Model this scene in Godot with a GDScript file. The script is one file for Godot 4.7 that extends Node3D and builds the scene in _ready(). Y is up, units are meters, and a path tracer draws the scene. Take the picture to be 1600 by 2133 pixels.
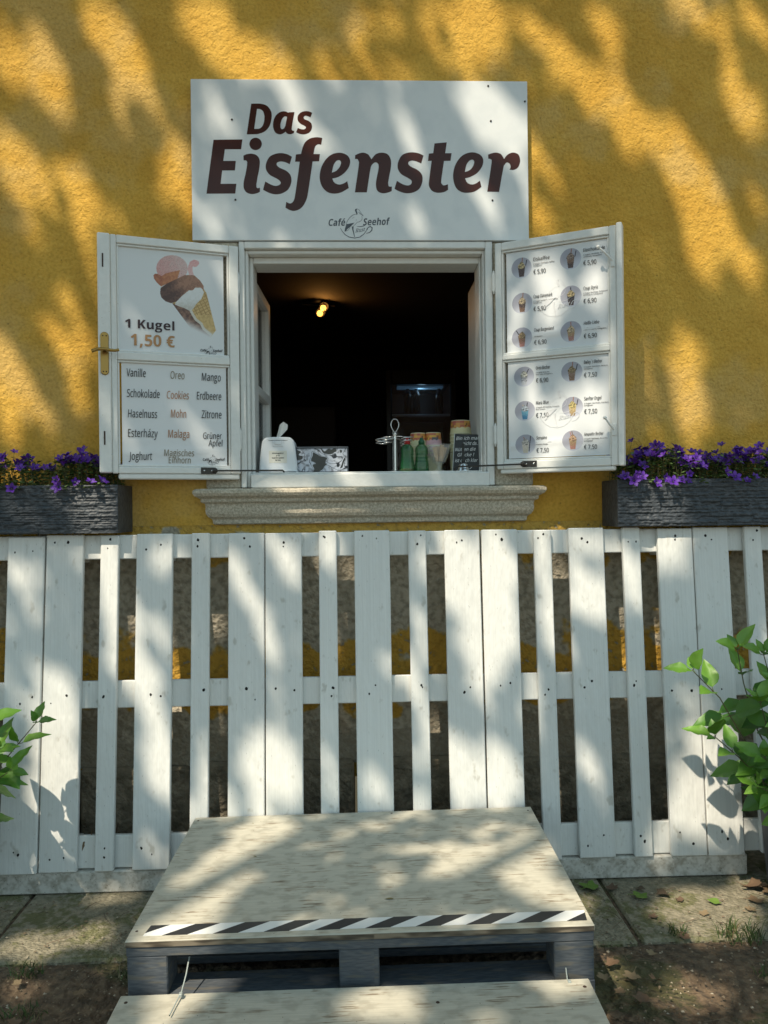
extends Node3D
# A takeaway ice window in an ochre plastered house, with a low fence of white pallets in front of it.
# World: the house wall is the plane z = 0, the ground is y = 0, the street side is +z. Metres.

const SUN_X := 0.67     # sunlight travels along (0.67, -1.58, -1)
const SUN_Y := 1.58
var M := {}
var used := {}
var rng := RandomNumberGenerator.new()


class MB:
	var v := PackedVector3Array()
	var n := PackedVector3Array()
	var uv := PackedVector2Array()
	var c := PackedColorArray()
	var ix := PackedInt32Array()
	var col := Color.WHITE
	func vert(p: Vector3, nn: Vector3, t := Vector2.ZERO) -> int:
		v.append(p)
		n.append(nn)
		uv.append(t)
		c.append(col)
		return v.size() - 1
	# corners counter-clockwise as seen from outside; Godot's front faces run clockwise
	func tri(a: Vector3, b: Vector3, d: Vector3, ta := Vector2.ZERO, tb := Vector2.ZERO, td := Vector2.ZERO) -> void:
		var nn := (b - a).cross(d - a)
		if nn.length_squared() < 1e-18:
			return
		nn = nn.normalized()
		var i := vert(a, nn, ta)
		vert(b, nn, tb)
		vert(d, nn, td)
		ix.append_array([i, i + 2, i + 1])
	func quad(a: Vector3, b: Vector3, d: Vector3, e: Vector3) -> void:
		var nn := (d - a).cross(e - b).normalized()
		var i := vert(a, nn, Vector2(0, 1))
		vert(b, nn, Vector2(1, 1))
		vert(d, nn, Vector2(1, 0))
		vert(e, nn, Vector2(0, 0))
		ix.append_array([i, i + 2, i + 1, i, i + 3, i + 2])
	func box(lo: Vector3, hi: Vector3, b := 0.0) -> void:
		var cx := (lo + hi) / 2.0
		var h := (hi - lo) / 2.0
		b = minf(b, minf(h.x, minf(h.y, h.z)) * 0.9)
		var g := func(sx: float, sy: float, sz: float, ax: int) -> Vector3:
			var q := Vector3(sx * (h.x - (0.0 if ax == 0 else b)), sy * (h.y - (0.0 if ax == 1 else b)), sz * (h.z - (0.0 if ax == 2 else b)))
			return cx + q
		for s in [-1.0, 1.0]:
			var X := [g.call(s, -1, s, 0), g.call(s, -1, -s, 0), g.call(s, 1, -s, 0), g.call(s, 1, s, 0)]
			quad(X[0], X[1], X[2], X[3])
			var Y := [g.call(-1, s, s, 1), g.call(1, s, s, 1), g.call(1, s, -s, 1), g.call(-1, s, -s, 1)]
			quad(Y[0], Y[1], Y[2], Y[3])
			var Z := [g.call(-s, -1, s, 2), g.call(s, -1, s, 2), g.call(s, 1, s, 2), g.call(-s, 1, s, 2)]
			quad(Z[0], Z[1], Z[2], Z[3])
		if b <= 0.0:
			return
		for s in [-1.0, 1.0]:
			for t in [-1.0, 1.0]:
				face(cx, [g.call(s, t, -1, 0), g.call(s, t, 1, 0), g.call(s, t, 1, 1), g.call(s, t, -1, 1)])
				face(cx, [g.call(s, -1, t, 0), g.call(s, 1, t, 0), g.call(s, 1, t, 2), g.call(s, -1, t, 2)])
				face(cx, [g.call(-1, s, t, 1), g.call(1, s, t, 1), g.call(1, s, t, 2), g.call(-1, s, t, 2)])
				for u in [-1.0, 1.0]:
					face(cx, [g.call(s, t, u, 0), g.call(s, t, u, 1), g.call(s, t, u, 2)])
	# a face turned so that it looks away from the point inside
	func face(inside: Vector3, p: Array) -> void:
		var nn: Vector3 = (p[1] - p[0]).cross(p[2] - p[0])
		if nn.dot(p[0] - inside) < 0.0:
			p.reverse()
		if p.size() == 3:
			tri(p[0], p[1], p[2])
		else:
			quad(p[0], p[1], p[2], p[3])
	# profile of (radius, height) from bottom to top, turned about y
	func lathe(prof: Array, segs := 24, at := Vector3.ZERO, wob := 0.0, flutes := 0) -> void:
		var base := v.size()
		var m := prof.size()
		for i in m:
			var p0: Vector2 = prof[maxi(i - 1, 0)]
			var p1: Vector2 = prof[mini(i + 1, m - 1)]
			var d := (p1 - p0)
			var nr := Vector2(d.y, -d.x).normalized()
			for k in segs + 1:
				var a := TAU * k / segs
				var r: float = prof[i].x
				if flutes > 0:
					r *= 1.0 + wob * cos(a * flutes)
				vert(at + Vector3(cos(a) * r, prof[i].y, sin(a) * r), Vector3(cos(a) * nr.x, nr.y, sin(a) * nr.x), Vector2(float(k) / segs, 1.0 - float(i) / (m - 1)))
		for i in m - 1:
			for k in segs:
				var a0 := base + i * (segs + 1) + k
				var b0 := a0 + segs + 1
				ix.append_array([a0, a0 + 1, b0 + 1, a0, b0 + 1, b0])
	func tube(pts: Array, r0: float, r1 := -1.0, segs := 8) -> void:
		if r1 < 0.0:
			r1 = r0
		var base := v.size()
		var m := pts.size()
		var side := Vector3.ZERO
		for i in m:
			var t: Vector3 = (pts[mini(i + 1, m - 1)] - pts[maxi(i - 1, 0)]).normalized()
			if i == 0:
				side = t.cross(Vector3.UP if absf(t.y) < 0.9 else Vector3.RIGHT).normalized()
			else:
				side = (side - t * side.dot(t)).normalized()
			var up := side.cross(t).normalized()
			var r := lerpf(r0, r1, float(i) / (m - 1))
			for k in segs + 1:
				var a := TAU * k / segs
				var d := side * cos(a) + up * sin(a)
				vert(pts[i] + d * r, d, Vector2(float(k) / segs, float(i)))
		for i in m - 1:
			for k in segs:
				var a0 := base + i * (segs + 1) + k
				var b0 := a0 + segs + 1
				ix.append_array([a0, a0 + 1, b0 + 1, a0, b0 + 1, b0])
		for e in [0, m - 1]:
			var t: Vector3 = (pts[1] - pts[0]).normalized() * -1.0 if e == 0 else (pts[m - 1] - pts[m - 2]).normalized()
			var ci := vert(pts[e], t)
			var ring := []
			for k in segs:
				ring.append(vert(v[base + e * (segs + 1) + k], t))
			for k in segs:
				var p: int = ring[k]
				var q: int = ring[(k + 1) % segs]
				ix.append_array([ci, p, q] if e == 0 else [ci, q, p])
	# a flat outline in x, y given a thickness from z0 (back) to z1 (front), with a small bevel
	func extrude(poly: PackedVector2Array, z0: float, z1: float, hole := PackedVector2Array(), bevel := 0.0) -> void:
		if Geometry2D.is_polygon_clockwise(poly):
			poly.reverse()
		var outline := poly
		var front := poly
		if bevel > 0.0 and hole.is_empty():
			front = PackedVector2Array()
			var m := poly.size()
			for i in m:
				var d0 := (poly[i] - poly[(i + m - 1) % m]).normalized()
				var d1 := (poly[(i + 1) % m] - poly[i]).normalized()
				var nn := (Vector2(d0.y, -d0.x) + Vector2(d1.y, -d1.x)).normalized()
				front.append(poly[i] - nn * bevel)
		var flat := front
		var t := PackedInt32Array()
		if hole.is_empty():
			t = Geometry2D.triangulate_polygon(flat)
			if t.is_empty():
				for i in range(1, flat.size() - 1):
					t.append_array([0, i, i + 1])
		else:
			if not Geometry2D.is_polygon_clockwise(hole):
				hole.reverse()
			for bj in hole.size():
				var bi := 0
				var best := 1e9
				for i in front.size():
					var dd := front[i].distance_squared_to(hole[bj])
					if dd < best:
						best = dd
						bi = i
				var gap := (hole[bj] - front[bi]).orthogonal().normalized() * 0.00002
				flat = PackedVector2Array()
				for i in front.size():
					flat.append(front[(bi + i) % front.size()])
				flat.append(front[bi] + gap)
				flat.append(hole[bj] + gap)
				for k in range(1, hole.size()):
					flat.append(hole[(bj + k) % hole.size()])
				flat.append(hole[bj])
				t = Geometry2D.triangulate_polygon(flat)
				if t.size() >= (flat.size() - 2) * 3:
					break
				flat[front.size()] = front[bi] - gap
				flat[front.size() + 1] = hole[bj] - gap
				t = Geometry2D.triangulate_polygon(flat)
				if t.size() >= (flat.size() - 2) * 3:
					break
			if t.is_empty():
				print("no triangles for an outline")
		for z in [z1, z0]:
			var base := v.size()
			for q in flat:
				vert(Vector3(q.x, q.y, z), Vector3(0, 0, 1 if z == z1 else -1), q)
			for k in range(0, t.size(), 3):
				var a := flat[t[k]]
				var ccw := (flat[t[k + 1]] - a).cross(flat[t[k + 2]] - a) > 0.0
				if ccw == (z == z1):
					ix.append_array([base + t[k], base + t[k + 2], base + t[k + 1]])
				else:
					ix.append_array([base + t[k], base + t[k + 1], base + t[k + 2]])
		var zs := z1 - bevel
		for i in outline.size():
			var a := outline[i]
			var b := outline[(i + 1) % outline.size()]
			quad(Vector3(a.x, a.y, z0), Vector3(b.x, b.y, z0), Vector3(b.x, b.y, zs), Vector3(a.x, a.y, zs))
			if bevel > 0.0:
				var fa := front[i]
				var fb := front[(i + 1) % front.size()]
				quad(Vector3(a.x, a.y, zs), Vector3(b.x, b.y, zs), Vector3(fb.x, fb.y, z1), Vector3(fa.x, fa.y, z1))
		for i in hole.size():
			var a := hole[i]
			var b := hole[(i + 1) % hole.size()]
			quad(Vector3(a.x, a.y, z0), Vector3(b.x, b.y, z0), Vector3(b.x, b.y, z1), Vector3(a.x, a.y, z1))
	# a grid of points, rows of equal length, smooth normals
	func grid(rows: Array, t0 := Vector2.ZERO, t1 := Vector2.ONE) -> void:
		var h := rows.size()
		var w: int = rows[0].size()
		var base := v.size()
		for j in h:
			for i in w:
				var dx: Vector3 = rows[j][mini(i + 1, w - 1)] - rows[j][maxi(i - 1, 0)]
				var dy: Vector3 = rows[mini(j + 1, h - 1)][i] - rows[maxi(j - 1, 0)][i]
				vert(rows[j][i], dx.cross(dy).normalized(), Vector2(lerpf(t0.x, t1.x, float(i) / (w - 1)), lerpf(t0.y, t1.y, 1.0 - float(j) / (h - 1))))
		for j in h - 1:
			for i in w - 1:
				var a := base + j * w + i
				ix.append_array([a, a + w + 1, a + 1, a, a + w, a + w + 1])
	func add(other: Mesh, xf: Transform3D) -> void:
		var s := other.surface_get_arrays(0)
		var base := v.size()
		var vv: PackedVector3Array = s[Mesh.ARRAY_VERTEX]
		var nn: PackedVector3Array = s[Mesh.ARRAY_NORMAL]
		var nb := xf.basis.inverse().transposed()
		for i in vv.size():
			vert(xf * vv[i], (nb * nn[i]).normalized())
		for i in s[Mesh.ARRAY_INDEX]:
			ix.append(base + i)
	func done() -> ArrayMesh:
		var a := []
		a.resize(Mesh.ARRAY_MAX)
		a[Mesh.ARRAY_VERTEX] = v
		a[Mesh.ARRAY_NORMAL] = n
		a[Mesh.ARRAY_TEX_UV] = uv
		a[Mesh.ARRAY_COLOR] = c
		a[Mesh.ARRAY_INDEX] = ix
		var m := ArrayMesh.new()
		m.add_surface_from_arrays(Mesh.PRIMITIVE_TRIANGLES, a)
		return m


# ---------- naming and placing ----------
func numbered(called: String) -> String:
	var k: int = used.get(called, 0)
	used[called] = k + 1
	return called if k == 0 else "%s_%03d" % [called, k]

func tag(o: Node, label: String, category: String, group := "") -> void:
	o.set_meta("label", label)
	o.set_meta("category", category)
	if group:
		o.set_meta("group", group)

func thing(called: String, label: String, category: String, at := Vector3.ZERO, turn := 0.0, group := "") -> Node3D:
	var o := Node3D.new()
	o.name = numbered(called)
	add_child(o)
	o.position = at
	o.rotation.y = turn
	tag(o, label, category, group)
	return o

func part(called: String, mesh: Mesh, mat: Material, parent: Node, at := Vector3.ZERO) -> MeshInstance3D:
	var o := MeshInstance3D.new()
	o.name = called
	o.mesh = mesh
	o.material_override = mat
	parent.add_child(o, true)
	o.position = at
	return o

func top(called: String, mesh: Mesh, mat: Material, label: String, category: String, at := Vector3.ZERO, group := "") -> MeshInstance3D:
	var o := MeshInstance3D.new()
	o.name = numbered(called)
	o.mesh = mesh
	o.material_override = mat
	add_child(o)
	o.position = at
	tag(o, label, category, group)
	return o

func structure(called: String, mesh: Mesh, mat: Material) -> MeshInstance3D:
	var o := MeshInstance3D.new()
	o.name = numbered(called)
	o.mesh = mesh
	o.material_override = mat
	o.set_meta("kind", "structure")
	add_child(o)
	return o

func boxm(lo: Vector3, hi: Vector3, bevel := 0.002) -> ArrayMesh:
	var b := MB.new()
	b.box(lo, hi, bevel)
	return b.done()

func tubem(pts: Array, r0: float, r1 := -1.0, segs := 8) -> ArrayMesh:
	var b := MB.new()
	b.tube(pts, r0, r1, segs)
	return b.done()

func lathem(prof: Array, segs := 24, wob := 0.0, flutes := 0) -> ArrayMesh:
	var b := MB.new()
	b.lathe(prof, segs, Vector3.ZERO, wob, flutes)
	return b.done()

func P2(a: Array) -> PackedVector2Array:
	var o := PackedVector2Array()
	for q in a:
		o.append(Vector2(q[0], q[1]))
	return o

# smooth outline through the points, sharp where marked
func outline(d: Array, unit: float, steps := 4) -> PackedVector2Array:
	var m := d.size() / 3
	var o := PackedVector2Array()
	for i in m:
		var p := []
		for k in [-1, 0, 1, 2]:
			var j: int = (i + k + m) % m
			p.append(Vector2(d[j * 3], d[j * 3 + 1]) * unit)
		var c0: bool = d[i * 3 + 2] == 1
		var c1: bool = d[((i + 1) % m) * 3 + 2] == 1
		o.append(p[1])
		if c0 and c1:
			continue
		var m0: Vector2 = (p[2] - p[1]) * 0.6 if c0 else (p[2] - p[0]) * 0.5
		var m1: Vector2 = (p[2] - p[1]) * 0.6 if c1 else (p[3] - p[1]) * 0.5
		for k in range(1, steps):
			var t := float(k) / steps
			var t2 := t * t
			var t3 := t2 * t
			o.append(p[1] * (2 * t3 - 3 * t2 + 1) + m0 * (t3 - 2 * t2 + t) + p[2] * (-2 * t3 + 3 * t2) + m1 * (t3 - t2))
	return o

# lettering as a thin raised print: bottom-left corner at (0, 0), given cap height and total width
func words(text: String, cap: float, width := 0.0, bold := false, slant := 0.0, serif := false, thick := 0.0006) -> ArrayMesh:
	var f := SystemFont.new()
	f.font_names = PackedStringArray(["Droid Serif" if serif else "Droid Sans"])
	f.font_weight = 700 if bold else 400
	var t := TextMesh.new()
	t.font = f
	t.text = text
	t.font_size = 64
	t.pixel_size = 0.01
	t.depth = 0.01
	t.curve_step = 2.0
	t.horizontal_alignment = HORIZONTAL_ALIGNMENT_LEFT
	t.vertical_alignment = VERTICAL_ALIGNMENT_BOTTOM
	var s := t.get_mesh_arrays()
	var vv: PackedVector3Array = s[Mesh.ARRAY_VERTEX]
	var lo := Vector3(1e9, 1e9, 0)
	var hi := Vector3(-1e9, -1e9, 0)
	for q in vv:
		lo = lo.min(q)
		hi = hi.max(q)
	var k := cap / (0.64 * 0.714)
	var base := f.get_descent(64) * 0.01
	var kx := k if width <= 0.0 else width / (hi.x - lo.x)
	for i in vv.size():
		var q := vv[i]
		var y := (q.y - base) * k
		vv[i] = Vector3((q.x - lo.x) * kx + slant * y, y, thick if q.z > 0.0 else 0.0)
	s[Mesh.ARRAY_VERTEX] = vv
	var m := ArrayMesh.new()
	m.add_surface_from_arrays(Mesh.PRIMITIVE_TRIANGLES, s)
	return m


# ---------- textures and materials ----------
func noise(freq: float, sd := 1, kind := FastNoiseLite.TYPE_SIMPLEX_SMOOTH, oct := 4) -> FastNoiseLite:
	var n := FastNoiseLite.new()
	n.seed = sd
	n.frequency = freq
	n.noise_type = kind
	n.fractal_octaves = oct
	return n

func paint(w: int, h: int, f: Callable) -> ImageTexture:
	var d := PackedByteArray()
	d.resize(w * h * 3)
	var k := 0
	for y in h:
		for x in w:
			var c: Color = f.call(x, y)
			d[k] = clampi(int(c.r * 255.0), 0, 255)
			d[k + 1] = clampi(int(c.g * 255.0), 0, 255)
			d[k + 2] = clampi(int(c.b * 255.0), 0, 255)
			k += 3
	return ImageTexture.create_from_image(Image.create_from_data(w, h, false, Image.FORMAT_RGB8, d))

func bumps(freq: float, strength: float, size := 512, sd := 3, oct := 4, kind := FastNoiseLite.TYPE_SIMPLEX_SMOOTH) -> NoiseTexture2D:
	var t := NoiseTexture2D.new()
	t.width = size
	t.height = size
	t.seamless = true
	t.as_normal_map = true
	t.bump_strength = strength
	t.noise = noise(freq, sd, kind, oct)
	return t

func speckle(freq: float, a: Color, b: Color, sd := 5, size := 512, oct := 5, lo := 0.25, hi := 0.75) -> NoiseTexture2D:
	var t := NoiseTexture2D.new()
	t.width = size
	t.height = size
	t.seamless = true
	t.noise = noise(freq, sd, FastNoiseLite.TYPE_SIMPLEX_SMOOTH, oct)
	var g := Gradient.new()
	g.offsets = PackedFloat32Array([lo, hi])
	g.colors = PackedColorArray([a, b])
	t.color_ramp = g
	return t

# colour given as linear base colour
func mat(called: String, c: Color, rough := 0.6, metal := 0.0) -> StandardMaterial3D:
	var m := StandardMaterial3D.new()
	m.resource_name = called
	m.albedo_color = c.linear_to_srgb()
	m.roughness = rough
	m.metallic = metal
	M[called] = m
	return m

func textured(called: String, t: Texture2D, scale: Vector3, rough := 0.7, normal: Texture2D = null, strength := 1.0) -> StandardMaterial3D:
	var m := mat(called, Color.WHITE, rough)
	m.albedo_texture = t
	m.uv1_triplanar = true
	m.uv1_world_triplanar = true
	m.uv1_scale = scale
	m.uv1_triplanar_sharpness = 4.0
	if normal:
		m.normal_enabled = true
		m.normal_texture = normal
		m.normal_scale = strength
	return m

func mixs(a: Color, b: Color, t: float) -> Color:
	return a.lerp(b, clampf(t, 0.0, 1.0))

func s01(e0: float, e1: float, x: float) -> float:
	return smoothstep(e0, e1, x)

func L(r: float, g: float, b: float) -> Color:
	return Color(r, g, b).linear_to_srgb()

func plaster_relief() -> NoiseTexture2D:
	var t := bumps(0.045, 3.4, 2048, 21, 6, FastNoiseLite.TYPE_PERLIN)
	t.noise.fractal_gain = 0.78
	t.noise.fractal_lacunarity = 2.1
	t.noise.domain_warp_enabled = true
	t.noise.domain_warp_amplitude = 14.0
	t.noise.domain_warp_frequency = 0.03
	return t

func materials() -> void:
	# ochre plaster: mottled limewash, tile of 4 m
	var big := noise(0.004, 11, FastNoiseLite.TYPE_SIMPLEX_SMOOTH, 5)
	var mid := noise(0.02, 12, FastNoiseLite.TYPE_SIMPLEX_SMOOTH, 4)
	var fine := noise(0.25, 13, FastNoiseLite.TYPE_SIMPLEX_SMOOTH, 3)
	var spot := noise(0.06, 14, FastNoiseLite.TYPE_CELLULAR, 1)
	var y0 := L(0.66, 0.385, 0.060)
	var y1 := L(0.56, 0.305, 0.038)
	var y2 := L(0.58, 0.385, 0.135)
	M.plaster_tex = paint(1024, 1024, func(x: float, y: float):
		var g := big.get_noise_2d(x, y)
		var h := mid.get_noise_2d(x, y)
		var k := fine.get_noise_2d(x, y)
		var c := mixs(y0, y1, 0.45 + g * 0.9 + h * 0.5)
		c = mixs(c, y2, s01(0.0, 0.5, mid.get_noise_2d(x + 900, y * 0.8 - 300) * 0.3 + big.get_noise_2d(x * 1.3 + 500, y * 1.3)) * 0.6)
		c = c.darkened(clampf(-k * 0.16, 0.0, 0.2)).lightened(clampf(k * 0.07, 0.0, 0.1))
		if spot.get_noise_2d(x, y) < -0.985:
			c = c.darkened(0.35)
		return c)
	var m := textured("plaster", M.plaster_tex, Vector3(0.25, 0.25, 0.25), 0.95, plaster_relief(), 1.0)
	m.uv1_offset = Vector3(0.5, 0.1, 0.5)
	# the foot of the wall: paint flaked off to grey render
	var w1 := noise(0.012, 31, FastNoiseLite.TYPE_SIMPLEX_SMOOTH, 5)
	var w2 := noise(0.09, 32, FastNoiseLite.TYPE_SIMPLEX_SMOOTH, 4)
	var grey := L(0.42, 0.37, 0.28)
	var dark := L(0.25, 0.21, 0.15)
	var pale := L(0.52, 0.46, 0.36)
	var ochre := L(0.58, 0.335, 0.052)
	M.foot_tex = paint(1024, 288, func(x: float, y: float):
		var yy := 1.30 - y / 288.0 * 0.94 + w1.get_noise_2d(x, y) * 0.17
		var k := w2.get_noise_2d(x, y)
		var c := mixs(grey, pale, 0.4 + k * 1.3)
		var band := s01(0.86, 0.83, yy) * s01(0.60, 0.63, yy)
		band = maxf(band, s01(1.19, 1.215, yy) * 0.9)
		c = mixs(c, ochre, band * s01(-0.55, -0.4, k))
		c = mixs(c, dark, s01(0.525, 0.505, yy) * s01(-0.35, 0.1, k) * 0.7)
		return c.darkened(clampf(-k * 0.25, 0.0, 0.3)))
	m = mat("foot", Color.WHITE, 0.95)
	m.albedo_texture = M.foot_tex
	m.normal_enabled = true
	m.normal_texture = bumps(0.06, 5.0, 2048, 22, 5)
	m.normal_texture.height = 536
	m.normal_scale = 1.0
	# weathered stone
	textured("stone", speckle(0.045, L(0.36, 0.315, 0.24), L(0.60, 0.535, 0.425), 41, 1024, 5, 0.2, 0.8), Vector3(1.6, 1.6, 1.6), 0.95, bumps(0.09, 3.6, 1024, 42, 3), 1.0)
	textured("base_stone", speckle(0.02, L(0.18, 0.155, 0.11), L(0.34, 0.29, 0.21), 43, 512, 5, 0.2, 0.8), Vector3(1.2, 1.2, 1.2), 0.95, bumps(0.05, 8.0, 512, 44, 4), 1.0)
	# painted boards, grain upright; a few tones
	var gr := noise(0.02, 51, FastNoiseLite.TYPE_SIMPLEX_SMOOTH, 4)
	var sm := noise(0.012, 52, FastNoiseLite.TYPE_SIMPLEX_SMOOTH, 4)
	var sp := noise(0.13, 53, FastNoiseLite.TYPE_CELLULAR, 1)
	for k in 3:
		var tone: float = [0.70, 0.665, 0.685][k]
		var t := paint(512, 512, func(x: float, y: float):
			var g := gr.get_noise_2d(x * 6.0 + k * 77, y * 0.22)
			var s := sm.get_noise_2d(x * 0.9 + k * 310, y * 3.0)
			var b := gr.get_noise_2d(x * 1.3 + 900, y * 2.3 + k * 50)
			var q := tone + g * 0.05
			var c := L(q, q * 1.0, q * 0.955)
			c = mixs(c, L(0.40, 0.38, 0.33), s01(0.28, 0.62, s) * s01(-0.05, 0.35, b) * 0.6)
			if sp.get_noise_2d(x * 0.8, y * 2.6 + k * 200) < -0.988:
				c = c.darkened(0.45)
			return c)
		m = textured("white_board_%d" % k, t, Vector3(2.1, 0.55, 2.1), 0.62, M.get("board_grain", bumps(0.03, 2.5, 512, 54, 3)), 0.35)
		M.board_grain = m.normal_texture
	# the splashed base plank
	var dt := paint(512, 256, func(x: float, y: float):
		var s := sm.get_noise_2d(x * 1.4, y * 2.2)
		var b := gr.get_noise_2d(x * 2.0, y * 2.0)
		var c := L(0.60, 0.58, 0.53)
		c = mixs(c, L(0.27, 0.245, 0.195), s01(-0.5, 0.9, s * 0.6 + b * 0.9 + gr.get_noise_2d(x * 7.0, y * 7.0) * 0.6) * 0.75)
		if sp.get_noise_2d(x * 1.6, y * 1.6) < -0.955:
			c = c.darkened(0.5)
		return c)
	textured("splashed_board", dt, Vector3(0.9, 1.8, 1.8), 0.75, M.board_grain, 0.4)
	# joinery paint
	var jt := paint(256, 256, func(x: float, y: float):
		var g := gr.get_noise_2d(x * 3.0, y * 3.0)
		var q := 0.74 + g * 0.035
		var c := L(q, q, q * 0.96)
		if sp.get_noise_2d(x * 1.1, y * 1.1) < -0.992:
			c = L(0.35, 0.31, 0.24)
		return c)
	textured("joinery", jt, Vector3(2.3, 2.3, 2.3), 0.42, bumps(0.05, 1.5, 256, 55, 3), 0.25)
	# worn cream plywood, grain across x
	var wr := noise(0.02, 61, FastNoiseLite.TYPE_SIMPLEX_SMOOTH, 2)
	var wi := noise(0.03, 65, FastNoiseLite.TYPE_SIMPLEX_SMOOTH, 5)
	var wb := noise(0.008, 62, FastNoiseLite.TYPE_SIMPLEX_SMOOTH, 3)
	var pt := paint(1024, 768, func(x: float, yy: float):
		var y := yy * 1.87
		var st := wr.get_noise_2d(x * 0.35, y * 6.5)
		var f2 := wr.get_noise_2d(x * 0.45 + 700, y * 15.0)
		var b := wb.get_noise_2d(x, y * 1.6)
		var bl := wi.get_noise_2d(x * 0.6 + 300, y * 0.9 + 90)
		var c := mixs(L(0.52, 0.485, 0.395), L(0.43, 0.40, 0.325), 0.5 + f2 * 0.8)
		c = mixs(c, L(0.32, 0.295, 0.235), s01(-0.1, 0.5, bl) * 0.6)
		c = mixs(c, L(0.17, 0.125, 0.08), s01(0.15, 0.6, st * 0.7 + f2 * 0.6 + wi.get_noise_2d(x, y * 3.0) * 0.4) * s01(-0.05, 0.35, b) * 0.8)
		if sp.get_noise_2d(x * 0.6 + 50, y * 0.7) < -0.988:
			c = c.darkened(0.6)
		return c)
	textured("worn_plywood", pt, Vector3(0.72, 1.5, 0.5), 0.8, bumps(0.04, 2.0, 512, 63, 4), 0.25).uv1_offset = Vector3(0.5, 0.0, 0.05)
	textured("ply_edge", paint(256, 128, func(x: float, y: float):
		var b := wr.get_noise_2d(x * 2.0, y * 3.0)
		return mixs(L(0.19, 0.155, 0.11), L(0.055, 0.043, 0.03), 0.5 + b * 1.3)), Vector3(1.0, 6.0, 1.0), 0.9)
	var gt := paint(512, 256, func(x: float, y: float):
		var st := wr.get_noise_2d(x * 0.6, y * 4.0)
		var f2 := wr.get_noise_2d(x * 2.0 + 30, y * 16.0)
		var c := mixs(L(0.052, 0.062, 0.075), L(0.085, 0.095, 0.105), 0.5 + f2 * 1.2)
		return mixs(c, L(0.13, 0.115, 0.09), s01(0.2, 0.5, st) * 0.6))
	textured("grey_board", gt, Vector3(1.1, 2.4, 2.4), 0.75, bumps(0.04, 3.0, 256, 64, 3), 0.4)
	# slate-look planter
	textured("planter", speckle(0.03, L(0.03, 0.036, 0.043), L(0.062, 0.07, 0.08), 71, 512, 4), Vector3(2, 2, 2), 0.55, bumps(0.06, 2.0, 512, 72, 3), 0.4)
	# ground
	var e1 := noise(0.006, 81, FastNoiseLite.TYPE_SIMPLEX_SMOOTH, 5)
	var e2 := noise(0.05, 82, FastNoiseLite.TYPE_SIMPLEX_SMOOTH, 4)
	var e3 := noise(0.11, 83, FastNoiseLite.TYPE_CELLULAR, 1)
	var et := paint(1024, 1024, func(x: float, y: float):
		var g := e1.get_noise_2d(x, y)
		var h := e2.get_noise_2d(x, y)
		var c := mixs(L(0.155, 0.105, 0.064), L(0.08, 0.054, 0.033), 0.5 + h * 1.2)
		c = mixs(c, L(0.06, 0.065, 0.022), s01(0.05, 0.4, g + h * 0.3) * 0.65)
		if e3.get_noise_2d(x, y) < -0.95:
			c = mixs(c, L(0.26, 0.21, 0.15), 0.7)
		return c)
	m = textured("earth", et, Vector3(0.4, 0.4, 0.4), 0.97, bumps(0.05, 10.0, 1024, 84, 5), 1.0)
	m.uv1_offset = Vector3(0.5, 0, 0.21)
	var st2 := paint(1024, 512, func(x: float, y: float):
		var g := e1.get_noise_2d(x + 400, y + 90)
		var h := e2.get_noise_2d(x, y + 300)
		var c := mixs(L(0.285, 0.25, 0.175), L(0.17, 0.15, 0.10), 0.5 + h * 1.0)
		c = mixs(c, L(0.12, 0.12, 0.045), s01(-0.05, 0.4, g + h * 0.5) * 0.75)
		var q := e3.get_noise_2d(x * 1.8, y * 1.8)
		if q < -0.93:
			c = mixs(c, L(0.36, 0.33, 0.27), 0.7)
		return c)
	m = textured("slab", st2, Vector3(0.55, 0.55, 1.1), 0.95, bumps(0.09, 7.0, 1024, 85, 3), 0.9)
	m.uv1_offset = Vector3(0.2, 0, 0.2)
	# plain ones
	textured("sign_panel", speckle(0.012, L(0.665, 0.685, 0.685), L(0.71, 0.725, 0.72), 75, 512, 6, 0.2, 0.6), Vector3(1.3, 1.3, 1.3), 0.22)
	mat("brown_film", Color(0.060, 0.018, 0.011), 0.13).metallic_specular = 0.38
	mat("grey_film", Color(0.075, 0.085, 0.10), 0.45)
	mat("print_black", Color(0.012, 0.011, 0.012), 0.5)
	mat("print_plum", Color(0.035, 0.012, 0.016), 0.5)
	mat("print_gold", Color(0.44, 0.23, 0.095), 0.5)
	mat("print_copper", Color(0.40, 0.18, 0.08), 0.5)
	mat("print_olive", Color(0.24, 0.19, 0.12), 0.5)
	mat("print_grey", Color(0.13, 0.125, 0.13), 0.5)
	mat("print_mark", Color(0.64, 0.645, 0.66), 0.4)
	mat("menu_sheet", Color(0.72, 0.73, 0.74), 0.33)
	mat("steel", Color(0.62, 0.62, 0.62), 0.22, 1.0)
	mat("dark_steel", Color(0.06, 0.055, 0.05), 0.45, 0.8)
	mat("brass", Color(0.36, 0.225, 0.07), 0.36, 1.0)
	mat("rust", Color(0.05, 0.025, 0.015), 0.8)
	mat("hole", Color(0.012, 0.010, 0.009), 0.9)
	mat("white_plastic", Color(0.74, 0.76, 0.78), 0.32)
	mat("sticker", Color(0.72, 0.70, 0.62), 0.6)
	mat("tissue", Color(0.78, 0.76, 0.72), 0.9)
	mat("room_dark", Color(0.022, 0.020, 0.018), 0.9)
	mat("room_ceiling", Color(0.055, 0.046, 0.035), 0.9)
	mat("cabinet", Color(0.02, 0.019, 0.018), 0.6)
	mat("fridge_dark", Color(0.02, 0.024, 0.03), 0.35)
	mat("shelf_rail", Color(0.35, 0.45, 0.55), 0.3)
	mat("tape_black", Color(0.018, 0.018, 0.02), 0.5)
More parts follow.
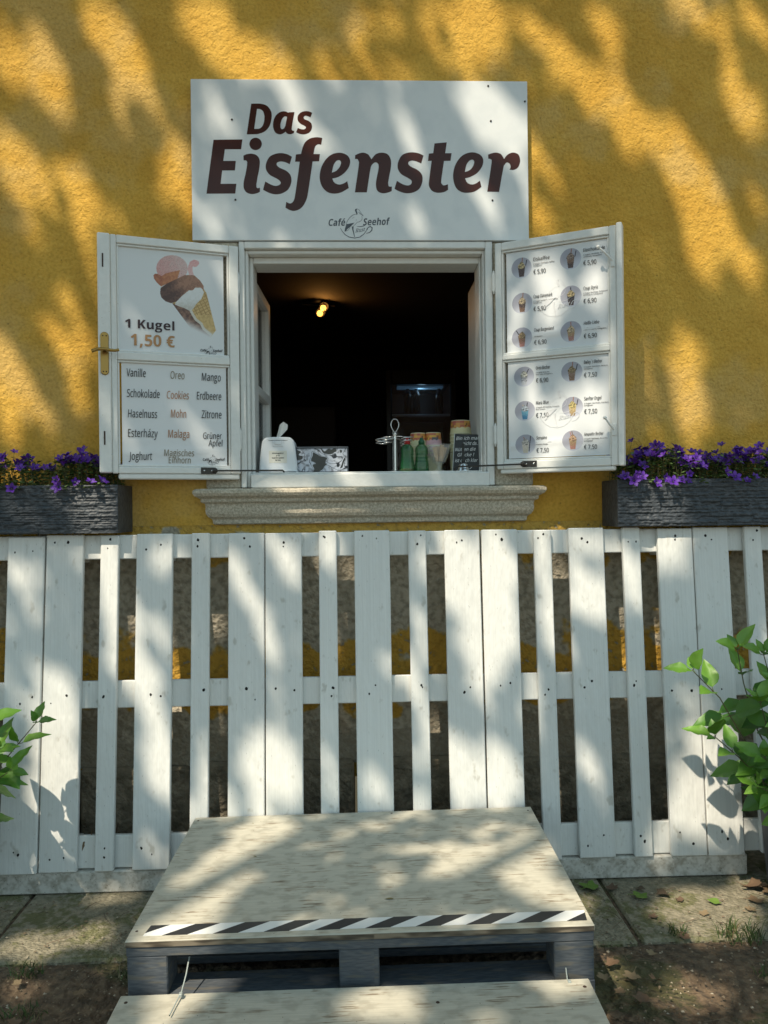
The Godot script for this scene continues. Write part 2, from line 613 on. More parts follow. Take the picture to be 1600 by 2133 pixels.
	mat("tape_white", Color(0.70, 0.70, 0.68), 0.5)
	mat("cable_tie", Color(0.30, 0.33, 0.31), 0.5)
	mat("soil", Color(0.028, 0.02, 0.013), 0.95)
	mat("pot", Color(0.045, 0.05, 0.058), 0.6)
	mat("chalkboard", Color(0.016, 0.017, 0.018), 0.45)
	mat("chalk", Color(0.78, 0.79, 0.78), 0.9)
	mat("black_handle", Color(0.012, 0.012, 0.012), 0.35)
	mat("wafer", Color(0.52, 0.36, 0.20), 0.8)
	mat("cup_paper", Color(0.62, 0.60, 0.40), 0.6)
	mat("red_cap", Color(0.42, 0.02, 0.02), 0.4)
	mat("green_cap", Color(0.01, 0.09, 0.035), 0.4)
	mat("syrup_red", Color(0.30, 0.015, 0.03), 0.3)
	m = mat("green_plastic", Color(0.012, 0.12, 0.03), 0.12)
	m.transparency = BaseMaterial3D.TRANSPARENCY_ALPHA
	m.albedo_color.a = 0.62
	m = mat("glass", Color(0.9, 0.92, 0.9), 0.03)
	m.transparency = BaseMaterial3D.TRANSPARENCY_ALPHA
	m.albedo_color.a = 0.10
	m = mat("dark_bottle", Color(0.02, 0.012, 0.01), 0.12)
	m = mat("green_bottle", Color(0.01, 0.045, 0.02), 0.12)
	# foliage: vertex colours carry the tint of each leaf
	m = mat("leaf", Color.WHITE, 0.42)
	m.vertex_color_use_as_albedo = true
	m.backlight_enabled = true
	m.backlight = Color(0.30, 0.50, 0.06)
	m = mat("leaf_small", Color.WHITE, 0.6)
	m.vertex_color_use_as_albedo = true
	m.backlight_enabled = true
	m.backlight = Color(0.25, 0.36, 0.08)
	m = mat("petal", Color.WHITE, 0.55)
	m.vertex_color_use_as_albedo = true
	m.backlight_enabled = true
	m.backlight = Color(0.30, 0.10, 0.50)
	m = mat("crown_leaf", Color.WHITE, 0.55)
	m.vertex_color_use_as_albedo = true
	m.backlight_enabled = true
	m.backlight = Color(0.16, 0.24, 0.04)
	m = mat("dry_leaf", Color.WHITE, 0.8)
	m.vertex_color_use_as_albedo = true
	mat("bark", Color(0.10, 0.08, 0.06), 0.95)
	mat("stem_green", Color(0.09, 0.085, 0.035), 0.6)
	mat("grass", Color.WHITE, 0.6).vertex_color_use_as_albedo = true
	mat("pebble", Color.WHITE, 0.9).vertex_color_use_as_albedo = true
	mat("twig", Color(0.085, 0.058, 0.036), 0.9)


# ---------- the house ----------
func house() -> void:
	var h := thing("house", "ochre plastered house front with a serving window", "house")
	# wall 0.45 m thick with the window opening; its front is z = 0
	var b := MB.new()
	b.box(Vector3(-7, 1.30, -0.45), Vector3(-0.50, 6.5, 0.0))
	b.box(Vector3(0.53, 1.30, -0.45), Vector3(7, 6.5, 0.0))
	b.box(Vector3(-0.50, 2.40, -0.16), Vector3(0.53, 2.48, 0.0))
	b.box(Vector3(-0.50, 2.48, -0.45), Vector3(0.53, 6.5, 0.0))
	b.box(Vector3(-0.50, 1.30, -0.45), Vector3(0.53, 1.43, 0.0))
	part("plaster_wall", b.done(), M.plaster, h)
	b = MB.new()
	b.box(Vector3(-7, 0.30, -0.45), Vector3(-1.8, 1.2985, 0.0))
	b.box(Vector3(1.8, 0.30, -0.45), Vector3(7, 1.2985, 0.0))
	b.box(Vector3(-1.8, 0.30, -0.45), Vector3(1.8, 1.2985, -0.02))
	part("lower_wall", b.done(), M.plaster, h)
	# flaked foot of the wall with a slightly uneven face
	var nz := noise(2.2, 91)
	var rows := []
	for j in 38:
		var r := []
		for i in 145:
			var x := -1.8 + 3.6 * i / 144.0
			var y := 0.36 + 0.94 * j / 37.0
			r.append(Vector3(x, y, -0.001 - 0.008 * absf(nz.get_noise_2d(x, y))))
		rows.append(r)
	b = MB.new()
	b.grid(rows)
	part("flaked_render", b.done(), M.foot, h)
	# stone base course
	var x := -4.0
	rng.seed = 5
	while x < 4.0:
		var w := rng.randf_range(0.34, 0.72)
		part("base_stone", boxm(Vector3(0, 0, -0.40), Vector3(w - 0.012, 0.37 + rng.randf_range(-0.012, 0.012), 0.022 + rng.randf_range(-0.006, 0.006)), 0.012), M.base_stone, h, Vector3(x, 0.0, 0.0))
		x += w
	# stone window surround and moulded sill
	part("stone_jamb", boxm(Vector3(-0.614, 1.442, -0.05), Vector3(-0.4805, 2.399, 0.024), 0.006), M.stone, h)
	part("stone_jamb", boxm(Vector3(0.5125, 1.442, -0.05), Vector3(0.662, 2.399, 0.024), 0.006), M.stone, h)
	var prof := [[0.0, 1.303], [0.018, 1.303], [0.024, 1.307], [0.026, 1.322], [0.030, 1.326], [0.040, 1.333], [0.047, 1.345], [0.049, 1.358], [0.0475, 1.372], [0.050, 1.384], [0.060, 1.388], [0.064, 1.392], [0.064, 1.402], [0.071, 1.406], [0.083, 1.413], [0.090, 1.424], [0.089, 1.434], [0.080, 1.4405], [0.0, 1.4415]]
	b = MB.new()
	var sn := noise(9.0, 92)
	for i in prof.size() - 1:
		var r0 := []
		var r1 := []
		for e in [[prof[i], r0], [prof[i + 1], r1]]:
			var q: Array = e[0]
			for k in 61:
				var t := k / 60.0
				var px := lerpf(-0.565 - q[0], 0.610 + q[0], t)
				var dz: float = sn.get_noise_2d(px, q[1] * 2.0) * 0.0025 if q[0] > 0.01 else 0.0
				e[1].append(Vector3(px, q[1] + dz * 0.5, q[0] + dz))
		b.grid([r0, r1])
		for s in [0, 60]:
			var p0: Vector3 = r0[s]
			var p1: Vector3 = r1[s]
			b.face(Vector3(0, 1.36, 0.0), [p0, p1, Vector3(p1.x, p1.y, -0.01), Vector3(p0.x, p0.y, -0.01)])
	part("stone_sill", b.done(), M.stone, h)
	# timber frame in three steps, then the serving ledge
	var f := Node3D.new()
	f.name = "window_frame"
	h.add_child(f)
	for st in [[-0.478, 0.510, 2.3995, -0.457, 0.482, 2.372, -0.06, 0.030], [-0.4565, 0.4815, 2.3715, -0.445, 0.474, 2.357, -0.09, 0.010], [-0.4445, 0.4735, 2.3565, -0.431, 0.466, 2.332, -0.15, -0.030]]:
		part("frame_jamb", boxm(Vector3(st[0], 1.445, st[6]), Vector3(st[3], st[2], st[7]), 0.003), M.joinery, f)
		part("frame_jamb", boxm(Vector3(st[4], 1.445, st[6]), Vector3(st[1], st[2], st[7]), 0.003), M.joinery, f)
		part("frame_head", boxm(Vector3(st[3] + 0.0005, st[5], st[6]), Vector3(st[4] - 0.0005, st[2], st[7]), 0.003), M.joinery, f)
	part("frame_reveal", boxm(Vector3(-0.4995, 1.50, -0.449), Vector3(-0.462, 2.3295, -0.1505), 0.0), M.joinery, f)
	part("frame_reveal", boxm(Vector3(0.482, 1.50, -0.449), Vector3(0.5295, 2.3295, -0.1505), 0.0), M.joinery, f)
	part("serving_ledge", boxm(Vector3(-0.441, 1.4425, -0.46), Vector3(0.489, 1.497, 0.036), 0.004), M.joinery, h)
	part("ledge_strip", boxm(Vector3(-0.425, 1.4973, -0.30), Vector3(0.462, 1.503, 0.026), 0.002), M.joinery, h)
	for hp in [[-0.492, 2.231], [-0.492, 1.631], [0.526, 2.235], [0.526, 1.640]]:
		var hb := MB.new()
		hb.lathe([Vector2(0, -0.046), Vector2(0.0035, -0.044), Vector2(0.0045, -0.036), Vector2(0.007, -0.034), Vector2(0.007, -0.002), Vector2(0.0062, 0.0), Vector2(0.007, 0.002), Vector2(0.007, 0.034), Vector2(0.0045, 0.036), Vector2(0.0035, 0.044), Vector2(0, 0.046)], 14)
		part("hinge", hb.done(), M.joinery, h, Vector3(hp[0] + (0.012 if hp[0] < 0.0 else -0.014), hp[1], 0.042))
	# inner casement, swung into the room on the left
	var ic := thing("inner_casement", "narrow white inner casement with glazing swung back into the dark room", "window", Vector3(-0.455, 1.505, -0.155), deg_to_rad(88))
	for q in [[0.0, 0.0, 0.045, 0.80], [0.355, 0.0, 0.40, 0.80]]:
		part("stile", boxm(Vector3(q[0], q[1], -0.018), Vector3(q[2], q[3], 0.018), 0.003), M.joinery, ic)
	for yy in [0.0, 0.335, 0.76]:
		part("rail", boxm(Vector3(0.0455, yy, -0.018), Vector3(0.3545, yy + 0.04, 0.018), 0.003), M.joinery, ic)
	part("pane", boxm(Vector3(0.0455, 0.0405, -0.002), Vector3(0.3545, 0.3345, 0.002), 0.0), M.glass, ic)
	part("pane", boxm(Vector3(0.0455, 0.3755, -0.002), Vector3(0.3545, 0.7595, 0.002), 0.0), M.glass, ic)


func room() -> void:
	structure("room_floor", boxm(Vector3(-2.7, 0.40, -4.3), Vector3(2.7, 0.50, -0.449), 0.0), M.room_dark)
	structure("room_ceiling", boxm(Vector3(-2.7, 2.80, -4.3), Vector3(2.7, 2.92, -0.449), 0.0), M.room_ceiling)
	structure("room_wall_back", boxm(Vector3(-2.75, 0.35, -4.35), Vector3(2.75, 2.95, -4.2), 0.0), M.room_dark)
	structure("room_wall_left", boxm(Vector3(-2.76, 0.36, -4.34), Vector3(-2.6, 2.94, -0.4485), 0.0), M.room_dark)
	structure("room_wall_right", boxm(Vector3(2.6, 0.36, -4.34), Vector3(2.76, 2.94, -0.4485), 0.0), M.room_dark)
	# ceiling lamp with two swivelling spots
	var l := thing("ceiling_lamp", "small ceiling spotlight lamp with two glowing warm bulbs in the dark room", "lamp", Vector3(-0.30, 2.799, -2.3))
	part("base", lathem([Vector2(0, -0.026), Vector2(0.045, -0.024), Vector2(0.055, -0.012), Vector2(0.058, 0.0)], 20), M.dark_steel, l)
	part("arm", tubem([Vector3(-0.09, -0.03, 0.02), Vector3(0, -0.034, 0), Vector3(0.13, -0.03, -0.02)], 0.006), M.dark_steel, l)
	var bm := mat("warm_bulb", Color(1.0, 0.72, 0.32), 0.4)
	bm.emission_enabled = true
	bm.emission = Color(1.0, 0.70, 0.28)
	bm.emission_energy_multiplier = 3.5
	for q in [Vector3(0.052, -0.055, 0.02), Vector3(0.03, -0.098, 0.045)]:
		var sh := MB.new()
		sh.lathe([Vector2(0.0, 0.035), Vector2(0.018, 0.03), Vector2(0.028, 0.0), Vector2(0.032, -0.014)], 16)
		var s := part("shade", sh.done(), M.dark_steel, l, q + Vector3(0.0, 0.016, -0.012))
		s.rotation = Vector3(-1.0, 0, 0.35)
		var bulb := part("bulb", lathem([Vector2(0, -0.021), Vector2(0.014, -0.016), Vector2(0.021, 0.0), Vector2(0.014, 0.016), Vector2(0, 0.021)], 16), bm, l, q)
		var o := OmniLight3D.new()
		o.name = "bulb_light"
		o.light_color = Color(1.0, 0.70, 0.36)
		o.light_energy = 0.02
		o.light_size = 0.02
		o.omni_range = 6.0
		o.omni_attenuation = 2.0
		o.shadow_enabled = true
		bulb.add_child(o)
	# drinks fridge with bottles
	var fr := thing("drinks_fridge", "tall dark drinks fridge with glass front at the back of the room", "fridge", Vector3(0.50, 0.50, -3.55))
	part("side_panel", boxm(Vector3(-0.29, 0, -0.28), Vector3(-0.24, 2.0, 0.28), 0.008), M.fridge_dark, fr)
	part("side_panel", boxm(Vector3(0.24, 0, -0.28), Vector3(0.29, 2.0, 0.28), 0.008), M.fridge_dark, fr)
	part("back_panel", boxm(Vector3(-0.2395, 0, -0.28), Vector3(0.2395, 2.0, -0.25), 0.0), M.fridge_dark, fr)
	part("top_panel", boxm(Vector3(-0.2395, 1.88, -0.2495), Vector3(0.2395, 2.0, 0.28), 0.006), M.fridge_dark, fr)
	part("base_panel", boxm(Vector3(-0.2395, 0.0, -0.2495), Vector3(0.2395, 0.15, 0.28), 0.006), M.fridge_dark, fr)
	var strip := mat("fridge_light_strip", Color(0.55, 0.75, 0.9), 0.4)
	strip.emission_enabled = true
	strip.emission = Color(0.45, 0.7, 0.9)
	strip.emission_energy_multiplier = 0.06
	part("light_strip", boxm(Vector3(-0.19, 1.862, 0.10), Vector3(0.19, 1.879, 0.20), 0.003), strip, fr)
	var fl := OmniLight3D.new()
	fl.name = "fridge_light"
	fl.light_color = Color(0.7, 0.88, 1.0)
	fl.light_energy = 0.007
	fl.light_size = 0.05
	fl.omni_range = 3.0
	fl.omni_attenuation = 2.0
	fl.shadow_enabled = true
	fl.position = Vector3(0, 1.84, 0.16)
	fr.add_child(fl)
	for yy in [0.55, 1.02, 1.62]:
		part("shelf", boxm(Vector3(-0.2395, yy, -0.2), Vector3(0.2395, yy + 0.022, 0.23), 0.003), M.shelf_rail, fr)
	part("glass_door", boxm(Vector3(-0.238, 0.155, 0.262), Vector3(0.238, 1.875, 0.270), 0.0), M.glass, fr)
	var prof := [Vector2(0, 0), Vector2(0.03, 0.001), Vector2(0.033, 0.01), Vector2(0.033, 0.15), Vector2(0.028, 0.175), Vector2(0.016, 0.20), Vector2(0.0125, 0.225), Vector2(0.0125, 0.265), Vector2(0.015, 0.268), Vector2(0.015, 0.285), Vector2(0, 0.287)]
	var bt := lathem(prof, 18)
	for k in 7:
		top("drink_bottle", bt, M.green_bottle if k > 3 else M.dark_bottle, "%s bottle from the left in the lower row inside the dark fridge" % ["first", "second", "third", "fourth", "fifth", "sixth", "seventh"][k], "bottle", Vector3(0.50 - 0.195 + k * 0.064, 0.50 + 1.0425, -3.40), "bottles in the lower fridge row")
	for k in 3:
		top("drink_bottle", bt, M.dark_bottle, "%s bottle on the upper shelf inside the dark fridge" % ["leftmost", "middle", "rightmost"][k], "bottle", Vector3([0.40, 0.47, 0.66][k], 0.50 + 1.6425, -3.40), "bottles on the upper fridge shelf")
	var cb := thing("room_cabinet", "dark panelled cupboard standing in the shadow at the back of the room", "cupboard", Vector3(-0.75, 0.50, -3.6))
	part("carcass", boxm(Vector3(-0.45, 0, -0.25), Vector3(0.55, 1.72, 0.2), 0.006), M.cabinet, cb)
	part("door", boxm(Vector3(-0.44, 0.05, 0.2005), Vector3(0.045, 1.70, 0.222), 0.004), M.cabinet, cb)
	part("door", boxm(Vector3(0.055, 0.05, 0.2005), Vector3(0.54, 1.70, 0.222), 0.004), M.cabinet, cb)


# ---------- the sign ----------
func emblem(scale: float, m: Material, parent: Node, at: Vector3, script_too := true) -> void:
	var U := func(x: float, y: float) -> Vector2:
		return Vector2((x - 770.0) * scale, (430.0 - y) * scale)
	var e := part("stork_emblem", _stork(U, scale), m, parent, at)
	var c := part("emblem_lettering", words("Café", 118 * scale, 290 * scale, true, 0.16), m, parent, at + Vector3((228 - 770) * scale, (430 - 470) * scale, 0))
	c.rotation.z = 0.02
	c = part("emblem_lettering", words("Seehof", 118 * scale, 455 * scale, true, 0.16), m, parent, at + Vector3((838 - 770) * scale, (430 - 458) * scale, 0))
	c.rotation.z = 0.02
	if script_too:
		c = part("emblem_lettering", words("Rust", 62 * scale, 165 * scale, false, 0.45, true), m, parent, at + Vector3((700 - 770) * scale, (430 - 585) * scale, 0))
		c.rotation.z = 0.16

func _stork(U: Callable, scale: float) -> ArrayMesh:
	var b := MB.new()
	for pl in [
		[[545, 440], [600, 430], [690, 412], [655, 445], [610, 490], [560, 525], [535, 566], [513, 566], [520, 520]],
		[[702, 180], [722, 166], [735, 172], [728, 200], [742, 240], [740, 270], [728, 268], [712, 230], [700, 205]],
		[[640, 480], [672, 480], [668, 530], [682, 600], [692, 668], [684, 668], [664, 590], [648, 535]]]:
		var q := PackedVector2Array()
		for p in pl:
			q.append(U.call(p[0], p[1]))
		b.extrude(q, 0.0, 0.0006)
	for st in [
		[[440, 505], [470, 560], [520, 620], [590, 664], [690, 682], [780, 664], [850, 612], [890, 560], [912, 505], 5, 13],
		[[545, 440], [560, 390], [600, 330], [650, 285], [700, 264], [740, 268], 4, 8],
		[[735, 170], [765, 180], [790, 220], [840, 290], 4, 6],
		[[760, 225], [800, 262], [845, 298], 4, 9],
		[[815, 300], [825, 340], [808, 375], [770, 400], [735, 405], [700, 445], [660, 482], 4, 7],
		[[730, 480], [790, 482], [850, 470], [893, 440], 3, 12],
		[[905, 540], [925, 495], [965, 480], [996, 500], [990, 545], [950, 585], [890, 600], 5, 20],
		[[545, 560], [580, 540], [610, 500], 3, 5], [[650, 340], [670, 325], [690, 325], 3, 4], [[718, 350], [722, 370], [712, 385], 3, 4]]:
		var w0: float = st[st.size() - 2]
		var w1: float = st[st.size() - 1]
		var m: int = st.size() - 2
		var a := PackedVector2Array()
		var c := PackedVector2Array()
		for i in m:
			var p: Vector2 = U.call(st[i][0], st[i][1])
			var d: Vector2 = (U.call(st[mini(i + 1, m - 1)][0], st[mini(i + 1, m - 1)][1]) - U.call(st[maxi(i - 1, 0)][0], st[maxi(i - 1, 0)][1])).normalized()
			var w := lerpf(w0, w1, sin(PI * (i + 0.5) / m)) * 0.5 * scale
			a.append(p + d.orthogonal() * w)
			c.append(p - d.orthogonal() * w)
		for i in m - 1:
			b.face(Vector3(a[i].x, a[i].y, -1.0), [Vector3(a[i].x, a[i].y, 0.0006), Vector3(c[i].x, c[i].y, 0.0006), Vector3(c[i + 1].x, c[i + 1].y, 0.0006), Vector3(a[i + 1].x, a[i + 1].y, 0.0006)])
	return b.done()

const LETTERS := [
	["letter_d", [-4219,2168,1,-3873,2170,0,-3618,2093,0,-3464,1885,0,-3439,1648,0,-3517,1332,0,-3689,1114,0,-3945,1006,0,-4122,989,0,-4405,984,1], [-4001,1972,1,-3875,1961,0,-3759,1863,0,-3714,1666,0,-3744,1429,0,-3824,1271,0,-3943,1199,0,-4116,1190,1]],
	["letter_a", [-2748,1845,1,-2558,1854,1,-2668,1257,0,-2646,1139,0,-2575,1131,1,-2588,1044,1,-2718,996,0,-2844,1023,0,-2906,1094,1,-3021,1018,0,-3151,990,0,-3308,1064,0,-3384,1265,0,-3366,1518,0,-3257,1740,0,-3078,1863,0,-2905,1876,0,-2803,1829,1], [-2844,1671,1,-2935,1686,0,-3034,1591,0,-3099,1393,0,-3097,1243,0,-3039,1184,0,-2960,1228,0,-2911,1335,1]],
	["letter_s", [-1873,1827,1,-1938,1656,1,-2048,1703,0,-2146,1715,0,-2206,1655,0,-2167,1576,0,-2010,1510,0,-1901,1400,0,-1895,1222,0,-1996,1063,0,-2194,995,0,-2371,1014,0,-2501,1072,1,-2436,1239,1,-2310,1192,0,-2192,1185,0,-2120,1248,0,-2163,1319,0,-2327,1405,0,-2432,1535,0,-2422,1713,0,-2302,1844,0,-2124,1893,0,-1986,1878,0], []],
	["letter_e", [-5685,765,1,-4576,786,1,-4628,407,1,-5255,404,1,-5319,-49,1,-4841,-47,1,-4876,-414,1,-5366,-416,1,-5435,-936,1,-4828,-930,1,-4875,-1305,1,-5979,-1315,1], []],
	["i_dot", [-3828,616,0,-3901,446,0,-4071,374,0,-4239,444,0,-4307,613,0,-4235,783,0,-4065,855,0,-3897,785,0], []],
	["letter_i", [-4544,155,1,-4426,211,0,-4210,235,0,-4014,157,0,-3918,-32,0,-3942,-348,0,-4025,-743,0,-4063,-999,0,-4029,-1098,0,-3923,-1078,1,-3924,-1236,1,-4051,-1295,0,-4248,-1323,0,-4443,-1257,0,-4547,-1079,0,-4536,-823,0,-4453,-468,0,-4399,-152,0,-4429,-34,0,-4538,-22,1], []],
	["letter_s", [-2677,123,1,-2763,-166,1,-2936,-87,0,-3112,-60,0,-3251,-108,0,-3260,-207,0,-3155,-305,0,-2900,-423,0,-2737,-600,0,-2708,-857,0,-2830,-1134,0,-3068,-1293,0,-3324,-1333,0,-3579,-1274,0,-3802,-1156,1,-3712,-840,1,-3497,-958,0,-3301,-1009,0,-3142,-945,0,-3133,-839,0,-3278,-721,0,-3532,-583,0,-3675,-386,0,-3676,-149,0,-3543,108,0,-3325,227,0,-3089,264,0,-2853,217,0], []],
	["letter_f", [-1493,856,1,-1539,594,1,-1666,610,0,-1777,510,0,-1840,229,1,-1591,230,1,-1626,-47,1,-1879,-56,1,-2062,-1231,0,-2165,-1607,0,-2345,-1864,0,-2583,-1971,0,-2780,-1944,0,-2948,-1846,1,-2914,-1628,1,-2777,-1687,0,-2678,-1648,0,-2606,-1529,0,-2547,-1232,0,-2372,-66,1,-2553,-66,1,-2518,211,1,-2321,235,1,-2259,469,0,-2158,687,0,-1979,826,0,-1781,878,0,-1623,879,0], []],
	["letter_e", [-487,-1081,1,-543,-819,1,-695,-911,0,-873,-951,0,-1051,-872,0,-1120,-714,1,-890,-654,0,-650,-495,0,-470,-256,0,-423,-19,0,-524,179,0,-760,281,0,-1037,256,0,-1276,117,0,-1477,-141,0,-1591,-458,0,-1603,-775,0,-1507,-1052,0,-1312,-1241,0,-1055,-1300,0,-778,-1248,0], [-1137,-488,1,-966,-417,0,-826,-258,0,-773,-99,0,-823,-8,0,-942,-21,0,-1062,-179,0]],
	["letter_n", [-228,186,1,-97,254,0,93,293,0,281,222,0,405,34,1,575,232,0,807,296,0,1038,234,0,1161,16,0,1158,-279,0,1091,-615,0,1046,-867,0,1074,-1014,0,1191,-1022,1,1181,-1195,1,1020,-1258,0,810,-1280,0,622,-1184,0,570,-953,0,607,-659,0,673,-364,0,676,-154,0,571,-79,0,444,-155,0,358,-365,0,213,-1248,1,-253,-1249,1,-89,-199,0,-100,-31,0,-141,44,0,-229,44,1], []],
	["letter_s", [2436,189,1,2344,-119,1,2172,-44,0,1982,-7,0,1855,-57,0,1846,-158,0,1958,-255,0,2210,-380,0,2368,-569,0,2382,-821,0,2265,-1095,0,2031,-1243,0,1736,-1277,0,1484,-1211,0,1291,-1110,1,1388,-799,1,1613,-929,0,1824,-979,0,1951,-907,0,1952,-781,0,1806,-676,0,1555,-530,0,1431,-320,0,1446,-67,0,1584,185,0,1796,291,0,2049,313,0,2281,264,0], []],
	["letter_t", [2872,662,1,3354,711,1,3286,285,1,3536,286,1,3490,-9,1,3236,-19,1,3122,-756,0,3133,-903,0,3217,-971,0,3378,-928,1,3384,-1139,1,3214,-1232,0,2960,-1258,0,2749,-1178,0,2638,-989,0,2649,-736,0,2754,-12,1,2607,-21,1,2648,265,1,2817,283,1], []],
	["letter_e", [4690,-1026,1,4637,-781,1,4466,-900,0,4296,-934,0,4128,-858,0,4054,-690,1,4279,-626,0,4535,-478,0,4729,-224,0,4774,29,0,4670,219,0,4417,319,0,4162,293,0,3906,153,0,3691,-143,0,3594,-481,0,3600,-776,0,3702,-1070,0,3912,-1226,0,4166,-1255,0,4442,-1195,0], [4048,-446,1,4239,-373,0,4368,-225,0,4421,-56,0,4371,36,0,4244,6,0,4115,-163,0]],
	["letter_r", [4967,233,1,5138,297,0,5308,314,0,5477,252,0,5594,66,1,5732,236,0,5945,321,0,6157,246,0,6227,14,0,6152,-240,0,5980,-355,0,5802,-347,1,5854,-241,0,5813,-114,0,5707,-64,0,5621,-145,0,5556,-305,0,5384,-1218,1,4917,-1211,1,5099,-96,0,5071,52,0,4974,81,1], []],
]

func shop_sign() -> void:
	var s := thing("shop_sign", "white sign board with large brown italic lettering above the window", "sign", Vector3(0, 2.713, 0.012))
	var b := MB.new()
	b.box(Vector3(-0.654, -0.3115, 0.0), Vector3(0.654, 0.3115, 0.0225), 0.0012)
	part("panel", b.done(), M.sign_panel, s)
	for l in LETTERS:
		b = MB.new()
		b.extrude(outline(l[1], 0.0001), 0.0, 0.0007, outline(l[2], 0.0001) if l[2].size() else PackedVector2Array())
		part(l[0], b.done(), M.brown_film, s, Vector3(0, 0, 0.0225))
	part("emblem_sticker", boxm(Vector3(-0.145, -0.3105, 0), Vector3(0.105, -0.193, 0.0004), 0.0), M.sign_panel, s, Vector3(0, 0, 0.0226))
	var em := Node3D.new()
	em.name = "emblem"
	s.add_child(em)
	em.position = Vector3(-0.010, -0.247, 0.0232)
	emblem(0.000222, M.grey_film, em, Vector3.ZERO)
	for q in [[-0.497, 0.155], [-0.487, -0.155], [0.509, 0.155], [0.512, -0.155], [0.50, 0.292], [0.644, 0.232]]:
		part("screw", lathem([Vector2(0, 0.0), Vector2(0.004, 0.0), Vector2(0.0038, 0.002), Vector2(0.0015, 0.0026), Vector2(0, 0.001)], 10), M.dark_steel, s, Vector3(q[0], q[1], 0.0226)).rotation.x = PI / 2


# ---------- the two open casements with the menus ----------
func inside(p: Vector2, poly: PackedVector2Array) -> bool:
	return Geometry2D.is_point_in_polygon(p, poly)

func seg_dist(p: Vector2, pts: PackedVector2Array) -> float:
	var d := 1e9
	for i in pts.size() - 1:
		d = minf(d, p.distance_to(Geometry2D.get_closest_point_to_segment(p, pts[i], pts[i + 1])))
	return d

# the printed picture of an ice cone
func cone_print() -> ImageTexture:
	var im := Image.create(400, 408, false, Image.FORMAT_RGB8)
	im.fill(L(0.70, 0.71, 0.72))
	var cone := P2([[520, 985], [1110, 715], [1160, 790], [1250, 1150], [1340, 1500], [1235, 1640], [1040, 1700]])
	var choc := P2([[515, 980], [700, 1060], [860, 1120], [930, 1260], [1080, 1420], [1235, 1600], [1040, 1700]])
	var white := P2([[600, 935], [700, 850], [830, 745], [960, 685], [1080, 712], [1115, 780], [1065, 900], [960, 1010], [905, 1100], [830, 1120], [740, 1075], [640, 1040], [570, 1010]])
	var brown := P2([[310, 700], [420, 620], [600, 530], [750, 455], [930, 455], [1040, 555], [1110, 660], [1105, 735], [1050, 690], [950, 690], [900, 742], [830, 742], [700, 850], [600, 955], [500, 985], [400, 950], [325, 880], [300, 800]])
	var swirl := P2([[178, 470], [205, 438], [260, 440], [330, 480], [400, 430], [530, 395], [665, 365], [620, 520], [520, 570], [430, 615], [320, 675], [240, 600], [190, 530]])
	var drip := P2([[860, 1110], [900, 1190], [960, 1290], [1060, 1370], [1110, 1470], [1240, 1580]])
	var curl := P2([[875, 440], [850, 330], [880, 235], [930, 205], [980, 225], [940, 262]])
	var n := noise(0.012, 7, FastNoiseLite.TYPE_SIMPLEX_SMOOTH, 4)
	var n2 := noise(0.05, 8, FastNoiseLite.TYPE_SIMPLEX_SMOOTH, 3)
	for y in 408:
		for x in 400:
			var u := x / 400.0
			var v := y / 408.0
			var p := Vector2(1957.0 * u + 23.0 * v - 478.0, 147.4 * u + 1942.5 * v - 69.4)
			if p.x < 150 or p.x > 1380 or p.y < 60 or p.y > 1740:
				continue
			var k := n.get_noise_2d(p.x, p.y)
			var k2 := n2.get_noise_2d(p.x, p.y)
			var c := Color(0, 0, 0, 0)
			if inside(p, cone):
				if inside(p, choc):
					c = mixs(L(0.10, 0.045, 0.03), L(0.27, 0.14, 0.09), 0.5 + k * 1.2 + k2 * 0.6)
				else:
					c = mixs(L(0.50, 0.33, 0.12), L(0.66, 0.47, 0.20), 0.5 + k + k2 * 0.4)
					if p.y < 1210:
						var q := p.rotated(0.45)
						var g := maxf(cos(q.x * 0.085), cos(q.y * 0.11))
						c = mixs(c, L(0.33, 0.19, 0.06), s01(0.55, 0.95, g) * 0.8)
				if seg_dist(p, drip) < 24.0:
					c = mixs(L(0.70, 0.66, 0.58), L(0.5, 0.46, 0.38), 0.4 + k2)
				c = mixs(c, L(0.70, 0.71, 0.72), s01(1430, 1640, p.y - (p.x - 1200) * 0.5))
			var e := Vector2((p.x - 520) / 288.0, (p.y - 335) / 248.0)
			if e.length() < 1.0 + k2 * 0.015:
				c = mixs(L(0.62, 0.32, 0.30), L(0.66, 0.47, 0.44), 0.55 + e.x * 0.5 - e.y * 0.2 + k * 0.5)
				if k2 < -0.42:
					c = c.darkened(0.3)
			if seg_dist(p, curl) < 42.0 + k * 10.0:
				c = mixs(L(0.62, 0.30, 0.30), L(0.72, 0.50, 0.48), 0.5 + k2 + (p.y - 300) / 500.0)
			if inside(p, swirl):
				c = mixs(L(0.33, 0.10, 0.05), L(0.52, 0.21, 0.09), 0.45 + (p.x - 330) / 500.0 + k * 0.8)
			if inside(p, white):
				c = mixs(L(0.72, 0.72, 0.71), L(0.48, 0.45, 0.39), s01(850, 1150, p.y) * 0.8 + k2 * 0.3 + k * 0.3)
			if inside(p, brown):
				var fold := sin((p.y + p.x * 0.45) * 0.028 + k * 3.0)
				c = mixs(L(0.08, 0.033, 0.022), L(0.36, 0.18, 0.11), s01(350, 900, p.x + (700 - p.y) * 0.8) + fold * 0.22 + k2 * 0.35)
			if c.a > 0.0:
				im.set_pixel(x, y, c)
	return ImageTexture.create_from_image(im)

